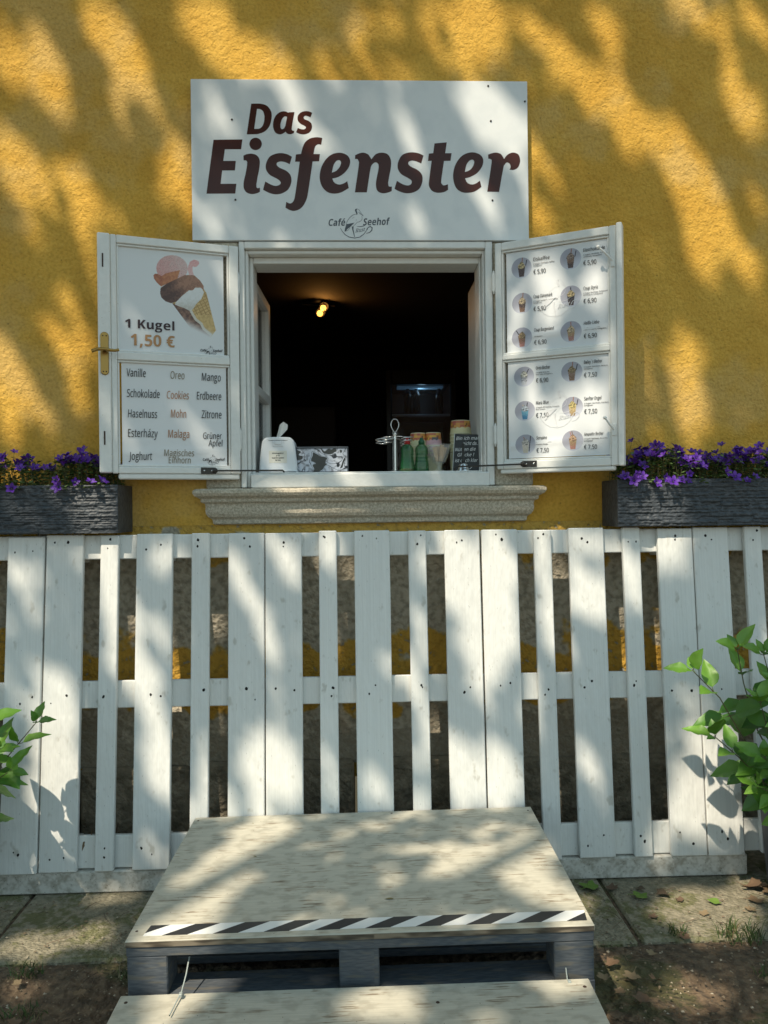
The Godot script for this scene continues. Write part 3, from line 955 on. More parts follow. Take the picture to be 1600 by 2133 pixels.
# printed round pictures of cups: [u, v, cream, body, lower body, straw]
func cups_print(list: Array, r: float) -> ImageTexture:
	var im := Image.create(400, 400, false, Image.FORMAT_RGB8)
	im.fill(L(0.70, 0.71, 0.73))
	var n := noise(0.12, 9, FastNoiseLite.TYPE_SIMPLEX_SMOOTH, 3)
	for it in list:
		var cx: float = it[0] * 400.0
		var cy: float = it[1] * 400.0
		for y in range(int(cy - r), int(cy + r) + 1):
			for x in range(int(cx - r), int(cx + r) + 1):
				if x < 0 or y < 0 or x > 399 or y > 399:
					continue
				var p := Vector2(x - cx, y - cy) / r
				if p.length() > 1.0:
					continue
				var k := n.get_noise_2d(x, y)
				var c := mixs(L(0.34, 0.34, 0.40), L(0.56, 0.57, 0.64), s01(-0.3, 0.9, p.y + p.x * 0.4))
				var st: Array = it[5]
				for q in st:
					var a := Vector2(q[0], q[1])
					if seg_dist(p, PackedVector2Array([a, Vector2(q[2], q[3])])) < 0.04:
						c = q[4]
				var half := lerpf(0.36, 0.23, (p.y + 0.12) / 1.0)
				if p.y > -0.14 and p.y < 0.86 and absf(p.x) < half:
					c = mixs(it[3], it[4], s01(0.2, 0.6, p.y + k * 0.5))
					c = mixs(c, c.lightened(0.3), s01(0.2, 0.5, n.get_noise_2d(x * 1.7, y * 0.8)) * 0.8)
					if p.y < -0.06:
						c = c.lightened(0.18)
				var cream := Vector2(p.x / lerpf(0.20, 0.38, s01(-0.6, -0.1, p.y)), (p.y + 0.24) / 0.34)
				if cream.length() < 1.0 + k * 0.22:
					c = mixs(it[2], it[2].darkened(0.45), 0.35 + k * 1.5 + 0.3 * sin(p.y * 22.0 + p.x * 6.0))
				im.set_pixel(x, y, c)
	return ImageTexture.create_from_image(im)

func sheet(called: String, t: Texture2D) -> StandardMaterial3D:
	var m := mat(called, Color.WHITE, 0.33)
	m.albedo_texture = t
	return m

# a sheet with a printed face; its front carries the picture, slightly wavy
func sheet_mesh(x0: float, x1: float, y0: float, y1: float, z: float, ripple := 0.0, sd := 0) -> ArrayMesh:
	var n := noise(6.0, 200 + sd)
	var rows := []
	for j in 33:
		var r := []
		for i in 25:
			var x := lerpf(x0, x1, i / 24.0)
			var y := lerpf(y0, y1, j / 32.0)
			var t := j / 32.0
			var wv := n.get_noise_2d(x, y * 0.6) * 0.0012
			var crease := ripple * exp(-pow((t - 0.13 - (x - x0) / (x1 - x0) * 0.05 + n.get_noise_2d(x * 3.0, 1.0) * 0.02) / 0.018, 2.0))
			r.append(Vector3(x, y, z + wv + crease))
		rows.append(r)
	var b := MB.new()
	b.grid(rows)
	# sides and back give the sheet its 3 mm of plastic board
	var zb := z - 0.004
	b.quad(Vector3(x1, y0, zb), Vector3(x0, y0, zb), Vector3(x0, y1, zb), Vector3(x1, y1, zb))
	b.quad(Vector3(x0, y1, z), Vector3(x1, y1, z), Vector3(x1, y1, zb), Vector3(x0, y1, zb))
	b.quad(Vector3(x0, y0, zb), Vector3(x1, y0, zb), Vector3(x1, y0, z), Vector3(x0, y0, z))
	b.quad(Vector3(x0, y0, zb), Vector3(x0, y0, z), Vector3(x0, y1, z), Vector3(x0, y1, zb))
	b.quad(Vector3(x1, y0, z), Vector3(x1, y0, zb), Vector3(x1, y1, zb), Vector3(x1, y1, z))
	return b.done()

func casement_frame(c: Node3D, xs: Array, ys: Array, z0 := -0.036) -> void:
	# xs: outer, inner, inner, outer; ys: bottom, lower top edge of bottom rail, mid rail low, mid rail high, top rail low, top
	part("stile", boxm(Vector3(xs[0], ys[0], z0), Vector3(xs[1], ys[5], 0.0), 0.003), M.joinery, c)
	part("stile", boxm(Vector3(xs[2], ys[0], z0), Vector3(xs[3], ys[5], 0.0), 0.003), M.joinery, c)
	for q in [[ys[0], ys[1]], [ys[2], ys[3]], [ys[4], ys[5]]]:
		part("rail", boxm(Vector3(xs[1] + 0.0004, q[0], z0), Vector3(xs[2] - 0.0004, q[1], -0.0008), 0.003), M.joinery, c)
	# glazing beads, a small step inwards
	for o in [[ys[1], ys[2]], [ys[3], ys[4]]]:
		for q in [[xs[1] + 0.0006, o[0] + 0.0006, xs[2] - 0.0006, o[0] + 0.008], [xs[1] + 0.0006, o[1] - 0.008, xs[2] - 0.0006, o[1] - 0.0006], [xs[1] + 0.0006, o[0] + 0.0085, xs[1] + 0.007, o[1] - 0.0085], [xs[2] - 0.007, o[0] + 0.0085, xs[2] - 0.0006, o[1] - 0.0085]]:
			part("glazing_bead", boxm(Vector3(q[0], q[1], z0 + 0.004), Vector3(q[2], q[3], -0.007), 0.0015), M.joinery, c)

func casements() -> void:
	# left: local x runs back towards the hinge
	var ax := Vector3(0.484, 0, -0.15).normalized()
	var c := thing("window_casement", "open casement on the brass handle side listing ice flavours under a cone poster", "window")
	c.transform = Transform3D(Basis(ax, Vector3.UP, ax.cross(Vector3.UP)), Vector3(-0.476, 0, 0.052))
	casement_frame(c, [-0.466, -0.445, -0.036, 0.0], [1.497, 1.522, 1.914, 1.944, 2.342, 2.372])
	part("closing_strip", boxm(Vector3(-0.510, 1.499, -0.040), Vector3(-0.4664, 2.371, 0.010), 0.004), M.joinery, c)
	part("drip_rail", boxm(Vector3(-0.445, 1.476, -0.030), Vector3(-0.004, 1.4965, -0.004), 0.004), M.joinery, c)
	var up := part("cone_poster", sheet_mesh(-0.443, -0.056, 1.9455, 2.336, -0.015), sheet("cone_sheet", cone_print()), c)
	var w := part("lettering", words("1 Kugel", 0.032, 0.176, true), M.print_plum, up, Vector3(-0.416, 2.036, -0.0132))
	w = part("lettering", words("1,50 €", 0.042, 0.158, true), M.print_gold, up, Vector3(-0.397, 1.972, -0.0132))
	emblem(0.0000775, M.print_black, up, Vector3(-0.104, 1.966, -0.0132), true)
	var lo := part("flavour_sheet", sheet_mesh(-0.431, -0.050, 1.5235, 1.907, -0.015, 0.0022, 4), M.menu_sheet, c)
	for q in [["Vanille", 0.414, 1.856, 0.346, 0], ["Oreo", 0.257, 1.854, 0.206, 2], ["Mango", 0.142, 1.852, 0.071, 0], ["Schokolade", 0.413, 1.780, 0.297, 0], ["Cookies", 0.271, 1.779, 0.191, 1], ["Erdbeere", 0.161, 1.780, 0.07, 0], ["Haselnuss", 0.410, 1.705, 0.307, 0], ["Mohn", 0.257, 1.709, 0.202, 1], ["Zitrone", 0.144, 1.710, 0.07, 0], ["Esterházy", 0.411, 1.633, 0.306, 0], ["Malaga", 0.268, 1.633, 0.191, 1], ["Grüner", 0.140, 1.631, 0.07, 0], ["Apfel", 0.120, 1.603, 0.068, 0], ["Joghurt", 0.409, 1.548, 0.327, 0], ["Magisches", 0.283, 1.564, 0.174, 2], ["Einhorn", 0.267, 1.537, 0.187, 2]]:
		part("lettering", words(q[0], 0.024 if q[0] in ["Grüner", "Apfel", "Magisches", "Einhorn"] else 0.029, q[1] - q[3], false, 0.05), [M.print_black, M.print_copper, M.print_olive][q[4]], lo, Vector3(-q[1], q[2], -0.0128))
	emblem(0.0000775, M.print_black, lo, Vector3(-0.100, 1.5505, -0.0128), true)
	# brass handle on a long plate
	var plate := PackedVector2Array()
	for k in 24:
		var a := TAU * k / 24.0
		plate.append(Vector2(cos(a) * 0.0145, sin(a) * 0.0145 + (0.0635 if sin(a) >= 0.0 else -0.0635)))
	var b := MB.new()
	b.extrude(plate, 0.0, 0.006, PackedVector2Array(), 0.002)
	var hd := Node3D.new()
	hd.name = "handle"
	c.add_child(hd)
	hd.position = Vector3(-0.488, 1.931, 0.010)
	part("plate", b.done(), M.brass, hd)
	part("spindle", tubem([Vector3(0, 0.008, 0.004), Vector3(0, 0.008, 0.034)], 0.0085), M.brass, hd)
	part("lever", tubem([Vector3(-0.043, -0.002, 0.044), Vector3(-0.025, 0.006, 0.044), Vector3(0, 0.009, 0.040), Vector3(0.02, 0.006, 0.038), Vector3(0.036, 0.006, 0.036), Vector3(0.048, 0.010, 0.032)], 0.0066, 0.0052, 10), M.brass, hd)
	for q in [[-0.006, 0.064], [0.006, 0.064], [-0.005, -0.066], [0.005, -0.066]]:
		part("screw", lathem([Vector2(0, 0.001), Vector2(0.0024, 0.001), Vector2(0.0026, 0.0)], 8), M.rust, hd, Vector3(q[0], q[1], 0.0062)).rotation.x = PI / 2
	for yy in [2.245, 1.60]:
		part("keeper", boxm(Vector3(-0.494, yy, 0.0102), Vector3(-0.489, yy + 0.05, 0.0125), 0.0008), M.rust, c)
	hook(c, Vector3(-0.098, 1.509, 0.0), -1.0, M.dark_steel, Vector3(-0.314, 1.505, 0.022))
	# right: local x runs away from the hinge
	ax = Vector3(0.425, 0, 0.21).normalized()
	c = thing("window_casement", "open casement with rows of round sundae pictures and prices", "window")
	c.transform = Transform3D(Basis(ax, Vector3.UP, ax.cross(Vector3.UP)), Vector3(0.515, 0, 0.052))
	casement_frame(c, [0.0, 0.025, 0.431, 0.456], [1.505, 1.535, 1.927, 1.948, 2.352, 2.383])
	part("closing_strip", boxm(Vector3(0.4565, 1.504, -0.042), Vector3(0.477, 2.389, 0.006), 0.003), M.joinery, c)
	part("drip_rail", boxm(Vector3(0.012, 1.488, -0.030), Vector3(0.445, 1.5045, -0.004), 0.004), M.joinery, c)
	var crm := L(0.60, 0.46, 0.24)
	var ora := L(0.62, 0.47, 0.30)
	var blk := L(0.03, 0.025, 0.03)
	var dk := L(0.075, 0.045, 0.04)
	var bn := L(0.20, 0.11, 0.07)
	var tan := L(0.36, 0.25, 0.13)
	var red := L(0.36, 0.16, 0.135)
	var straw := [0.02, -0.1, 0.1, -0.95, L(0.28, 0.12, 0.08)]
	var straw2 := [0.42, -0.2, 0.52, -0.68, blk]
	var u := func(x: float) -> float: return (x - 0.042) / 0.384
	var vt := func(y: float) -> float: return (2.342 - y) / 0.386
	var t := cups_print([[u.call(0.101), vt.call(2.279), crm, dk, dk, [straw, straw2]], [u.call(0.288), vt.call(2.287), bn.lightened(0.25), bn, dk, [straw, straw2]], [u.call(0.102), vt.call(2.143), ora, dk, bn, [straw]], [u.call(0.288), vt.call(2.147), crm, blk, dk, [[0.0, -0.4, -0.02, -0.8, blk]]], [u.call(0.100), vt.call(2.010), tan, bn, red, [[-0.3, -0.3, -0.55, -0.72, blk]]], [u.call(0.287), vt.call(2.014), ora, tan, red, [[0.0, -0.2, -0.02, -0.9, red]]]], 41.0)
	up = part("sundae_sheet", sheet_mesh(0.042, 0.426, 1.956, 2.342, -0.015, 0.0045, 1), sheet("upper_sundaes", t), c)
	sundae_text(up, [["Eiskaffee", "2 Kugeln Vanilleeis, Kaffee,|Schlagobers", "€ 5,90", 0.148, 2.298, 0.062], ["Eisschokolade", "2 Kugeln Vanilleeis, Trink-|schokolade, Schlagobers", "€ 5,90", 0.336, 2.305, 0.078], ["Coup Dänemark", "2 Kugeln Vanilleeis, Schokosoße,|Schlagobers", "€ 5,90", 0.147, 2.156, 0.072], ["Coup Styria", "2 Kugeln Vanilleeis, Kürbiskernöl,|Kürbiskerne, Schlagobers", "€ 6,90", 0.335, 2.163, 0.052], ["Coup Burgenland", "2 Kugeln Vanilleeis, Nusslikör,|Schlagobers", "€ 6,90", 0.148, 2.028, 0.074], ["Heiße Liebe", "2 Kugeln Vanilleeis,|heiße Himbeeren, Schlagobers", "€ 6,90", 0.335, 2.033, 0.056]])
	var vl := func(y: float) -> float: return (1.918 - y) / 0.372
	t = cups_print([[u.call(0.104), vl.call(1.860), L(0.66, 0.64, 0.56), L(0.25, 0.25, 0.27), L(0.55, 0.55, 0.58), [[0.3, -0.4, 0.45, -0.7, blk]]], [u.call(0.286), vl.call(1.863), tan, bn.lightened(0.1), bn, [straw, straw2]], [u.call(0.106), vl.call(1.728), L(0.55, 0.60, 0.66), L(0.14, 0.36, 0.48), L(0.05, 0.20, 0.36), [[0.1, 0.2, 0.25, -0.8, blk], [0.0, -0.2, -0.2, -0.6, ora]]], [u.call(0.287), vl.call(1.731), L(0.62, 0.50, 0.20), L(0.50, 0.37, 0.16), tan, [straw, straw2]], [u.call(0.107), vl.call(1.599), L(0.66, 0.60, 0.54), L(0.62, 0.55, 0.48), L(0.56, 0.50, 0.40), [[0.3, -0.1, -0.2, -0.7, red], [0.35, 0.7, 0.5, -0.8, blk]]], [u.call(0.287), vl.call(1.605), L(0.52, 0.33, 0.20), tan, L(0.44, 0.2, 0.15), [[-0.15, -0.4, -0.25, -0.85, red], [0.0, -0.4, -0.08, -0.9, bn]]]], 41.0)
	lo = part("sundae_sheet", sheet_mesh(0.044, 0.428, 1.546, 1.918, -0.015, 0.003, 2), sheet("lower_sundaes", t), c)
	sundae_text(lo, [["Oreo Becher", "2 Kugeln Oreo Eis,|Oreo Keks, Schlagobers", "€ 6,90", 0.153, 1.882, 0.054], ["Bailey´s Becher", "2 Kugeln Vanilleeis, Bailey's,|Schlagobers", "€ 7,50", 0.334, 1.888, 0.066], ["Mara Blue", "2 Kugeln Zitroneneis, Prosecco,|Blue Curacao", "€ 7,50", 0.152, 1.749, 0.048], ["Sanfter Engel", "2 Kugeln Vanilleeis, Eierlikör,|Schlagobers", "€ 7,50", 0.333, 1.752, 0.062], ["Sorupino", "2 Kugeln Zitroneneis,|Prosecco, Wodka", "€ 7,50", 0.152, 1.615, 0.040], ["Amaretto Becher", "2 Kugeln Vanilleeis, Amaretto,|Schlagobers", "€ 7,50", 0.331, 1.620, 0.070]])
	for s in [up, lo]:
		var at := Vector3(0.232, 2.145 if s == up else 1.725, -0.0134)
		var U := func(x: float, y: float) -> Vector2: return Vector2((x - 690.0) * 0.00027, (430.0 - y) * 0.00027)
		part("watermark_emblem", _stork(U, 0.00012), M.print_mark, s, at)
		part("emblem_lettering", words("Rust", 0.015, 0.045, false, 0.45, true), M.print_mark, s, at + Vector3(0.006, -0.04, 0)).rotation.z = 0.16
	hook(c, Vector3(0.104, 1.522, 0.0), 1.0, M.dark_steel, Vector3(0.355, 1.512, 0.022))
	for q in [[Vector3(0.444, 2.252, 0.0), Vector3(0.418, 2.28, 0.030), Vector3(0.398, 2.300, 0.036)], [Vector3(0.442, 1.636, 0.0), Vector3(0.428, 1.656, 0.022), Vector3(0.414, 1.678, 0.030)]]:
		var kn := Node3D.new()
		kn.name = "turn_latch"
		c.add_child(kn, true)
		part("arm", tubem(q, 0.004, 0.003), M.joinery, kn)
		part("tip", lathem([Vector2(0, -0.007), Vector2(0.005, -0.005), Vector2(0.007, 0.0), Vector2(0.005, 0.005), Vector2(0, 0.007)], 12), M.joinery, kn, q[2])
		part("pivot", boxm(Vector3(-0.008, -0.022, -0.001), Vector3(0.008, 0.022, 0.004), 0.002), M.joinery, kn, q[0])

func sundae_text(s: Node3D, rows: Array) -> void:
	for q in rows:
		part("title_lettering", words(q[0], 0.0125, q[5], false, 0.08), M.print_black, s, Vector3(q[3], q[4], -0.0132))
		var k := 0
		for line in q[1].split("|"):
			part("description_lettering", words(line, 0.0042, minf(0.0029 * line.length(), 0.428 - q[3])), M.print_grey, s, Vector3(q[3], q[4] - 0.0135 - k * 0.0075, -0.0132))
			k += 1
		part("price_lettering", words(q[2], 0.0165, 0.047), M.print_black, s, Vector3(q[3], q[4] - 0.050, -0.0132))

# a window stay: a plate on the casement and a rod hooked into the ledge; to is in world space
func hook(c: Node3D, at: Vector3, side: float, m: Material, to: Vector3) -> void:
	var hk := Node3D.new()
	hk.name = "window_stay"
	c.add_child(hk)
	part("plate", boxm(at + Vector3(-0.028 + side * 0.024, -0.012, 0.0002), at + Vector3(0.028 + side * 0.024, 0.012, 0.003), 0.001), m, hk)
	part("eye", lathem([Vector2(0.003, -0.004), Vector2(0.009, -0.003), Vector2(0.010, 0.0), Vector2(0.009, 0.003), Vector2(0.003, 0.004)], 14), m, hk, at + Vector3(0, 0, 0.010)).rotation.x = PI / 2
	for dx in [0.012, 0.040]:
		part("screw", lathem([Vector2(0, 0.002), Vector2(0.003, 0.0015), Vector2(0.0034, 0.0)], 8), M.steel, hk, at + Vector3(side * dx, 0, 0.003)).rotation.x = PI / 2
	var inv := c.transform.affine_inverse()
	var e := inv * to
	var a := at + Vector3(0, 0, 0.012)
	var bend := inv * (to + Vector3(-signf(to.x) * -0.004, 0.006, 0.012))
	part("rod", tubem([a, a.lerp(bend, 0.3) + Vector3(0, -0.0006, 0), a.lerp(bend, 0.7) + Vector3(0, -0.0006, 0), bend, e + Vector3(0, 0.002, 0), e + Vector3(0, -0.012, 0)], 0.0032), m, hk)


# ---------- things on the serving ledge ----------
func marbled() -> ImageTexture:
	var n := noise(0.0062, 301, FastNoiseLite.TYPE_SIMPLEX_SMOOTH, 2)
	var n2 := noise(0.008, 302, FastNoiseLite.TYPE_SIMPLEX_SMOOTH, 2)
	return paint(320, 160, func(x: float, y: float):
		var a := n.get_noise_2d(x + 60.0 * n2.get_noise_2d(x, y), y * 1.2 + 60.0 * n2.get_noise_2d(x + 500, y))
		var v := absf(a)
		var c := mixs(L(0.02, 0.022, 0.03), L(0.50, 0.53, 0.60), s01(0.015, 0.06, v))
		c = c.darkened(clampf(n2.get_noise_2d(x * 3.0, y * 3.0) * 0.6, 0.0, 0.5))
		if a > 0.24:
			c = mixs(c, L(0.03, 0.03, 0.028), s01(0.24, 0.30, a))
		return c)

func ledge_things() -> void:
	var y := 1.5035
	# wipes dispenser
	var d := thing("wipes_dispenser", "white plastic wipes dispenser with a small label and a tissue sticking out", "dispenser", Vector3(-0.341, y, -0.085))
	var sil := []
	for q in [[-0.066, 0.0], [0.066, 0.0], [0.0735, 0.012], [0.072, 0.05], [0.064, 0.118], [0.055, 0.135], [0.038, 0.142], [-0.038, 0.142], [-0.055, 0.135], [-0.064, 0.118], [-0.072, 0.05], [-0.0735, 0.012]]:
		sil.append_array([q[0] * 1000.0, q[1] * 1000.0, 0])
	var b := MB.new()
	b.extrude(outline(sil, 0.001, 3), -0.055, 0.058, PackedVector2Array(), 0.006)
	part("body", b.done(), M.white_plastic, d)
	part("lid_seam", tubem([Vector3(-0.062, 0.118, 0.0495), Vector3(-0.05, 0.127, 0.056), Vector3(-0.02, 0.129, 0.0585), Vector3(0.02, 0.129, 0.0585), Vector3(0.05, 0.127, 0.056), Vector3(0.062, 0.118, 0.0495)], 0.0012), M.print_grey, d)
	part("catch_plate", boxm(Vector3(-0.021, 0.104, 0.057), Vector3(0.021, 0.128, 0.0605), 0.0015), M.white_plastic, d)
	part("catch", boxm(Vector3(-0.013, 0.112, 0.0606), Vector3(0.013, 0.127, 0.0645), 0.002), M.white_plastic, d)
	var lab := part("label_sticker", boxm(Vector3(-0.035, 0.040, 0.0582), Vector3(0.035, 0.088, 0.0588), 0.0), M.sticker, d)
	var k := 0
	for line in ["Erfrischungstücher", "je 10c", "Danke fürs Spenden!", "Ihr Team"]:
		part("lettering", words(line, 0.0046, 0.0025 * line.length(), true), M.print_black, lab, Vector3(-0.00125 * line.length(), 0.076 - k * 0.0092, 0.0589))
		k += 1
	var rows := []
	for j in 9:
		var r := []
		for i in 7:
			var t := j / 8.0
			var s := (i - 3) / 3.0
			var wd := lerpf(0.006, 0.022, t) * (1.0 - 0.55 * s01(0.75, 1.0, t))
			r.append(Vector3(-0.008 + t * 0.034 + s * wd * 0.8, 0.141 + t * 0.062 - s * wd * 0.5, 0.002 + 0.008 * sin(s * 2.0 + t * 3.0)))
		rows.append(r)
	b = MB.new()
	b.grid(rows)
	part("tissue", b.done(), M.tissue, d)
	# acrylic box with marbled insert
	var a := thing("acrylic_box", "flat clear acrylic box with a black and silver marbled front", "box", Vector3(-0.168, y, -0.06))
	b = MB.new()
	b.quad(Vector3(-0.1, 0.006, 0.0), Vector3(0.1, 0.006, 0.0), Vector3(0.1, 0.098, 0.0), Vector3(-0.1, 0.098, 0.0))
	b.quad(Vector3(0.1, 0.006, -0.05), Vector3(-0.1, 0.006, -0.05), Vector3(-0.1, 0.098, -0.05), Vector3(0.1, 0.098, -0.05))
	b.quad(Vector3(-0.1, 0.098, 0.0), Vector3(0.1, 0.098, 0.0), Vector3(0.1, 0.098, -0.05), Vector3(-0.1, 0.098, -0.05))
	b.quad(Vector3(0.1, 0.006, 0.0), Vector3(0.1, 0.006, -0.05), Vector3(0.1, 0.098, -0.05), Vector3(0.1, 0.098, 0.0))
	b.quad(Vector3(-0.1, 0.006, -0.05), Vector3(-0.1, 0.006, 0.0), Vector3(-0.1, 0.098, 0.0), Vector3(-0.1, 0.098, -0.05))
	var mm := sheet("marbled_print", marbled())
	mm.roughness = 0.25
	part("marbled_insert", b.done(), mm, a)
	for q in [[0.0, 0.004], [0.099, 0.1055]]:
		part("edge", boxm(Vector3(-0.104, q[0], -0.052), Vector3(0.104, q[1], 0.004), 0.001), M.grey_film, a)
	for q in [[-0.104, -0.1015], [0.1015, 0.104]]:
		part("edge", boxm(Vector3(q[0], 0.0042, -0.052), Vector3(q[1], 0.0988, 0.004), 0.0008), M.grey_film, a)
	# chrome cone stand
	var c := thing("cone_stand", "chrome wire cone stand with spiral holders and a loop on top", "stand", Vector3(0.125, y, -0.07))
	part("base", lathem([Vector2(0, 0), Vector2(0.04, 0.0), Vector2(0.041, 0.003), Vector2(0.01, 0.007), Vector2(0, 0.008)], 24), M.steel, c)
	part("rod", tubem([Vector3(0, 0.004, 0), Vector3(0, 0.155, 0)], 0.0048), M.steel, c)
	part("collar", lathem([Vector2(0, 0.146), Vector2(0.008, 0.148), Vector2(0.009, 0.153), Vector2(0.008, 0.158), Vector2(0, 0.160)], 14), M.steel, c)
	var pts := []
	for i in 25:
		var t := i / 24.0
		var an := -PI / 2 + TAU * t
		pts.append(Vector3(cos(an) * 0.0165 * (0.25 + 0.75 * s01(0.0, 0.3, t) * s01(1.0, 0.7, t)), 0.187 + sin(an) * 0.028, 0))
	part("loop", tubem(pts, 0.0017, -1, 6), M.steel, c)
	for q in [[-0.055, 0.02, 0.130], [0.048, 0.022, 0.138], [0.045, -0.028, 0.128], [-0.03, -0.045, 0.140]]:
		pts = [Vector3(0, q[2] + 0.008, 0)]
		for i in 40:
			var t := i / 39.0
			var an := TAU * 2.2 * t + atan2(-q[1], -q[0])
			var r := 0.025 - 0.004 * t
			pts.append(Vector3(q[0] + cos(an) * r, q[2] + 0.006 - t * 0.024, q[1] + sin(an) * r))
		part("spiral_holder", tubem(pts, 0.0021, -1, 6), M.steel, c)
	# green syrup bottles
	var pr := [Vector2(0, 0), Vector2(0.027, 0.0), Vector2(0.030, 0.004), Vector2(0.029, 0.03), Vector2(0.0255, 0.05), Vector2(0.024, 0.065), Vector2(0.0265, 0.085), Vector2(0.0255, 0.097), Vector2(0.018, 0.108), Vector2(0.012, 0.113), Vector2(0.0115, 0.117), Vector2(0, 0.118)]
	for q in [[0.174, "red_cap", "green syrup bottle with red cap and dark red liquid at the bottom", 0.118], [0.232, "green_cap", "all green syrup bottle with a green cap beside the glass goblet", 0.118]]:
		var o := thing("syrup_bottle", q[2], "bottle", Vector3(q[0], y, -0.075))
		b = MB.new()
		b.lathe(pr, 22)
		part("body", b.done(), M.green_plastic, o)
		part("cap", lathem([Vector2(0, 0.112), Vector2(0.0125, 0.1125), Vector2(0.0125, 0.126), Vector2(0.009, 0.129), Vector2(0.0065, 0.139), Vector2(0, 0.140)], 16), M[q[1]], o)
		for hh in [0.044, 0.058, 0.072]:
			part("ring", lathem([Vector2(0.0245, hh - 0.002), Vector2(0.0272, hh), Vector2(0.0245, hh + 0.002)], 22), M.green_plastic, o)
		part("content", lathem([Vector2(0, 0.002), Vector2(0.027, 0.002), Vector2(0.0285, 0.010), Vector2(0.0283, 0.014), Vector2(0, 0.0142)], 20), M.syrup_red if q[0] < 0.2 else M.green_cap, o)
	# glass goblet holding paper napkin cones
	var g := thing("sundae_glass", "fluted clear glass goblet filled with beige wafer sticks", "glass", Vector3(0.303, y, -0.085))
	part("bowl", lathem([Vector2(0, 0.0), Vector2(0.024, 0.0), Vector2(0.025, 0.003), Vector2(0.010, 0.012), Vector2(0.007, 0.022), Vector2(0.012, 0.030), Vector2(0.026, 0.040), Vector2(0.036, 0.065), Vector2(0.044, 0.098), Vector2(0.047, 0.112), Vector2(0.0445, 0.111), Vector2(0.034, 0.066), Vector2(0.024, 0.043), Vector2(0, 0.036)], 40, 0.035, 10), M.glass, g)
	rng.seed = 8
	for i in 9:
		var an := rng.randf() * TAU
		var r := rng.randf_range(0.004, 0.014)
		part("wafer_stick", tubem([Vector3(cos(an) * r, 0.044, sin(an) * r), Vector3(cos(an) * r * 2.4, 0.098 + rng.randf_range(0.0, 0.014), sin(an) * r * 2.4)], 0.0055, 0.008, 7), M.wafer, g)
	# paper cups stacked upside down
	var cp := noise(0.035, 305, FastNoiseLite.TYPE_CELLULAR, 1)
	var cq := noise(0.05, 306)
	var tints := [[L(0.60, 0.58, 0.34), "cup with yellow fruit print"], [L(0.58, 0.36, 0.40), "cup with pink band"], [L(0.62, 0.58, 0.34), "tall cup"]]
	var stacks := [[0.226, -0.175, 0.164, 0, 0.031, "yellow green fruit printed paper cup on the stack behind the red capped bottle", 5], [0.290, -0.175, 0.165, 1, 0.032, "pink fruit printed paper cup on the stack behind the glass goblet", 4], [0.404, -0.170, 0.214, 2, 0.040, "large fruit printed paper cup topping the stack behind the chalkboard", 6]]
	for s in stacks:
		var base: Color = tints[s[3]][0]
		var t := paint(256, 96, func(x: float, yy: float):
			var v := cp.get_noise_2d(x, yy * 1.1)
			var h := cq.get_noise_2d(floorf(x / 18.0) * 40.0, floorf(yy / 16.0) * 40.0 + s[3] * 99)
			var fruit := mixs(L(0.62, 0.36, 0.06), L(0.40, 0.09, 0.07), 0.5 + h * 1.6)
			fruit = mixs(fruit, L(0.08, 0.04, 0.02), s01(-0.25, -0.05, v))
			if s[3] == 1 and fmod(x, 128.0) > 40.0 and fmod(x, 128.0) < 75.0 and yy > 30 and yy < 74:
				fruit = L(0.10, 0.10, 0.11)
			return mixs(fruit, base, s01(44, 52, yy + cq.get_noise_2d(x, 5.0) * 12.0)))
		var m := sheet("cup_print_%d" % s[3], t)
		m.roughness = 0.5
		var r: float = s[4]
		for i in s[6]:
			var o := thing("paper_cup", s[5] if i == 0 else "paper cup nested %s from the top in the %s stack on the serving ledge" % [["", "second", "third", "fourth", "fifth", "sixth"][i], ["yellow green", "pink", "tall chalkboard"][s[3]]], "cup", Vector3(s[0], y + s[2] + 0.02 - 0.075 - i * 0.0145, s[1]), 0.0, "" if i == 0 else "nested paper cups on the ledge")
			b = MB.new()
			b.lathe([Vector2(r * 1.12, 0.0), Vector2(r, 0.055)], 28)
			part("body", b.done(), m, o)
			part("bottom", lathem([Vector2(r, 0.0551), Vector2(r * 0.97, 0.058), Vector2(r * 0.93, 0.056), Vector2(0, 0.0555)], 28), M.cup_paper, o)
			part("rim", lathem([Vector2(r * 1.11, 0.0), Vector2(r * 1.16, 0.001), Vector2(r * 1.17, 0.003), Vector2(r * 1.13, 0.005)], 28), M.cup_paper, o)
		var fh: float = s[2] + 0.02 - 0.075 - s[6] * 0.0145
		if fh > 0.01:
			top("storage_tub", lathem([Vector2(0, 0), Vector2(r * 1.1, 0), Vector2(r * 1.16, fh + 0.012), Vector2(0, fh + 0.013)], 24), M.cup_paper, ["pale tub under the yellow green cup stack", "pale tub under the pink cup stack", "pale tub under the tall cup stack behind the chalkboard"][s[3]], "tub", Vector3(s[0], y, s[1]))
	# chalkboard with handwriting and a hand bell in front of it
	var cb := thing("chalkboard", "small black chalkboard with white handwriting leaning at the end of the ledge", "chalkboard", Vector3(0.412, y, -0.085))
	cb.rotation = Vector3(deg_to_rad(-7), deg_to_rad(-8), deg_to_rad(-3.5))
	part("board", boxm(Vector3(-0.052, 0.002, -0.003), Vector3(0.052, 0.156, 0.0), 0.001), M.chalkboard, cb)
	for q in [[-0.0545, 0.0, -0.0525, 0.158], [0.0525, 0.0, 0.0545, 0.158]]:
		part("edge", boxm(Vector3(q[0], q[1], -0.004), Vector3(q[2], q[3], 0.002), 0.0006), M.steel, cb)
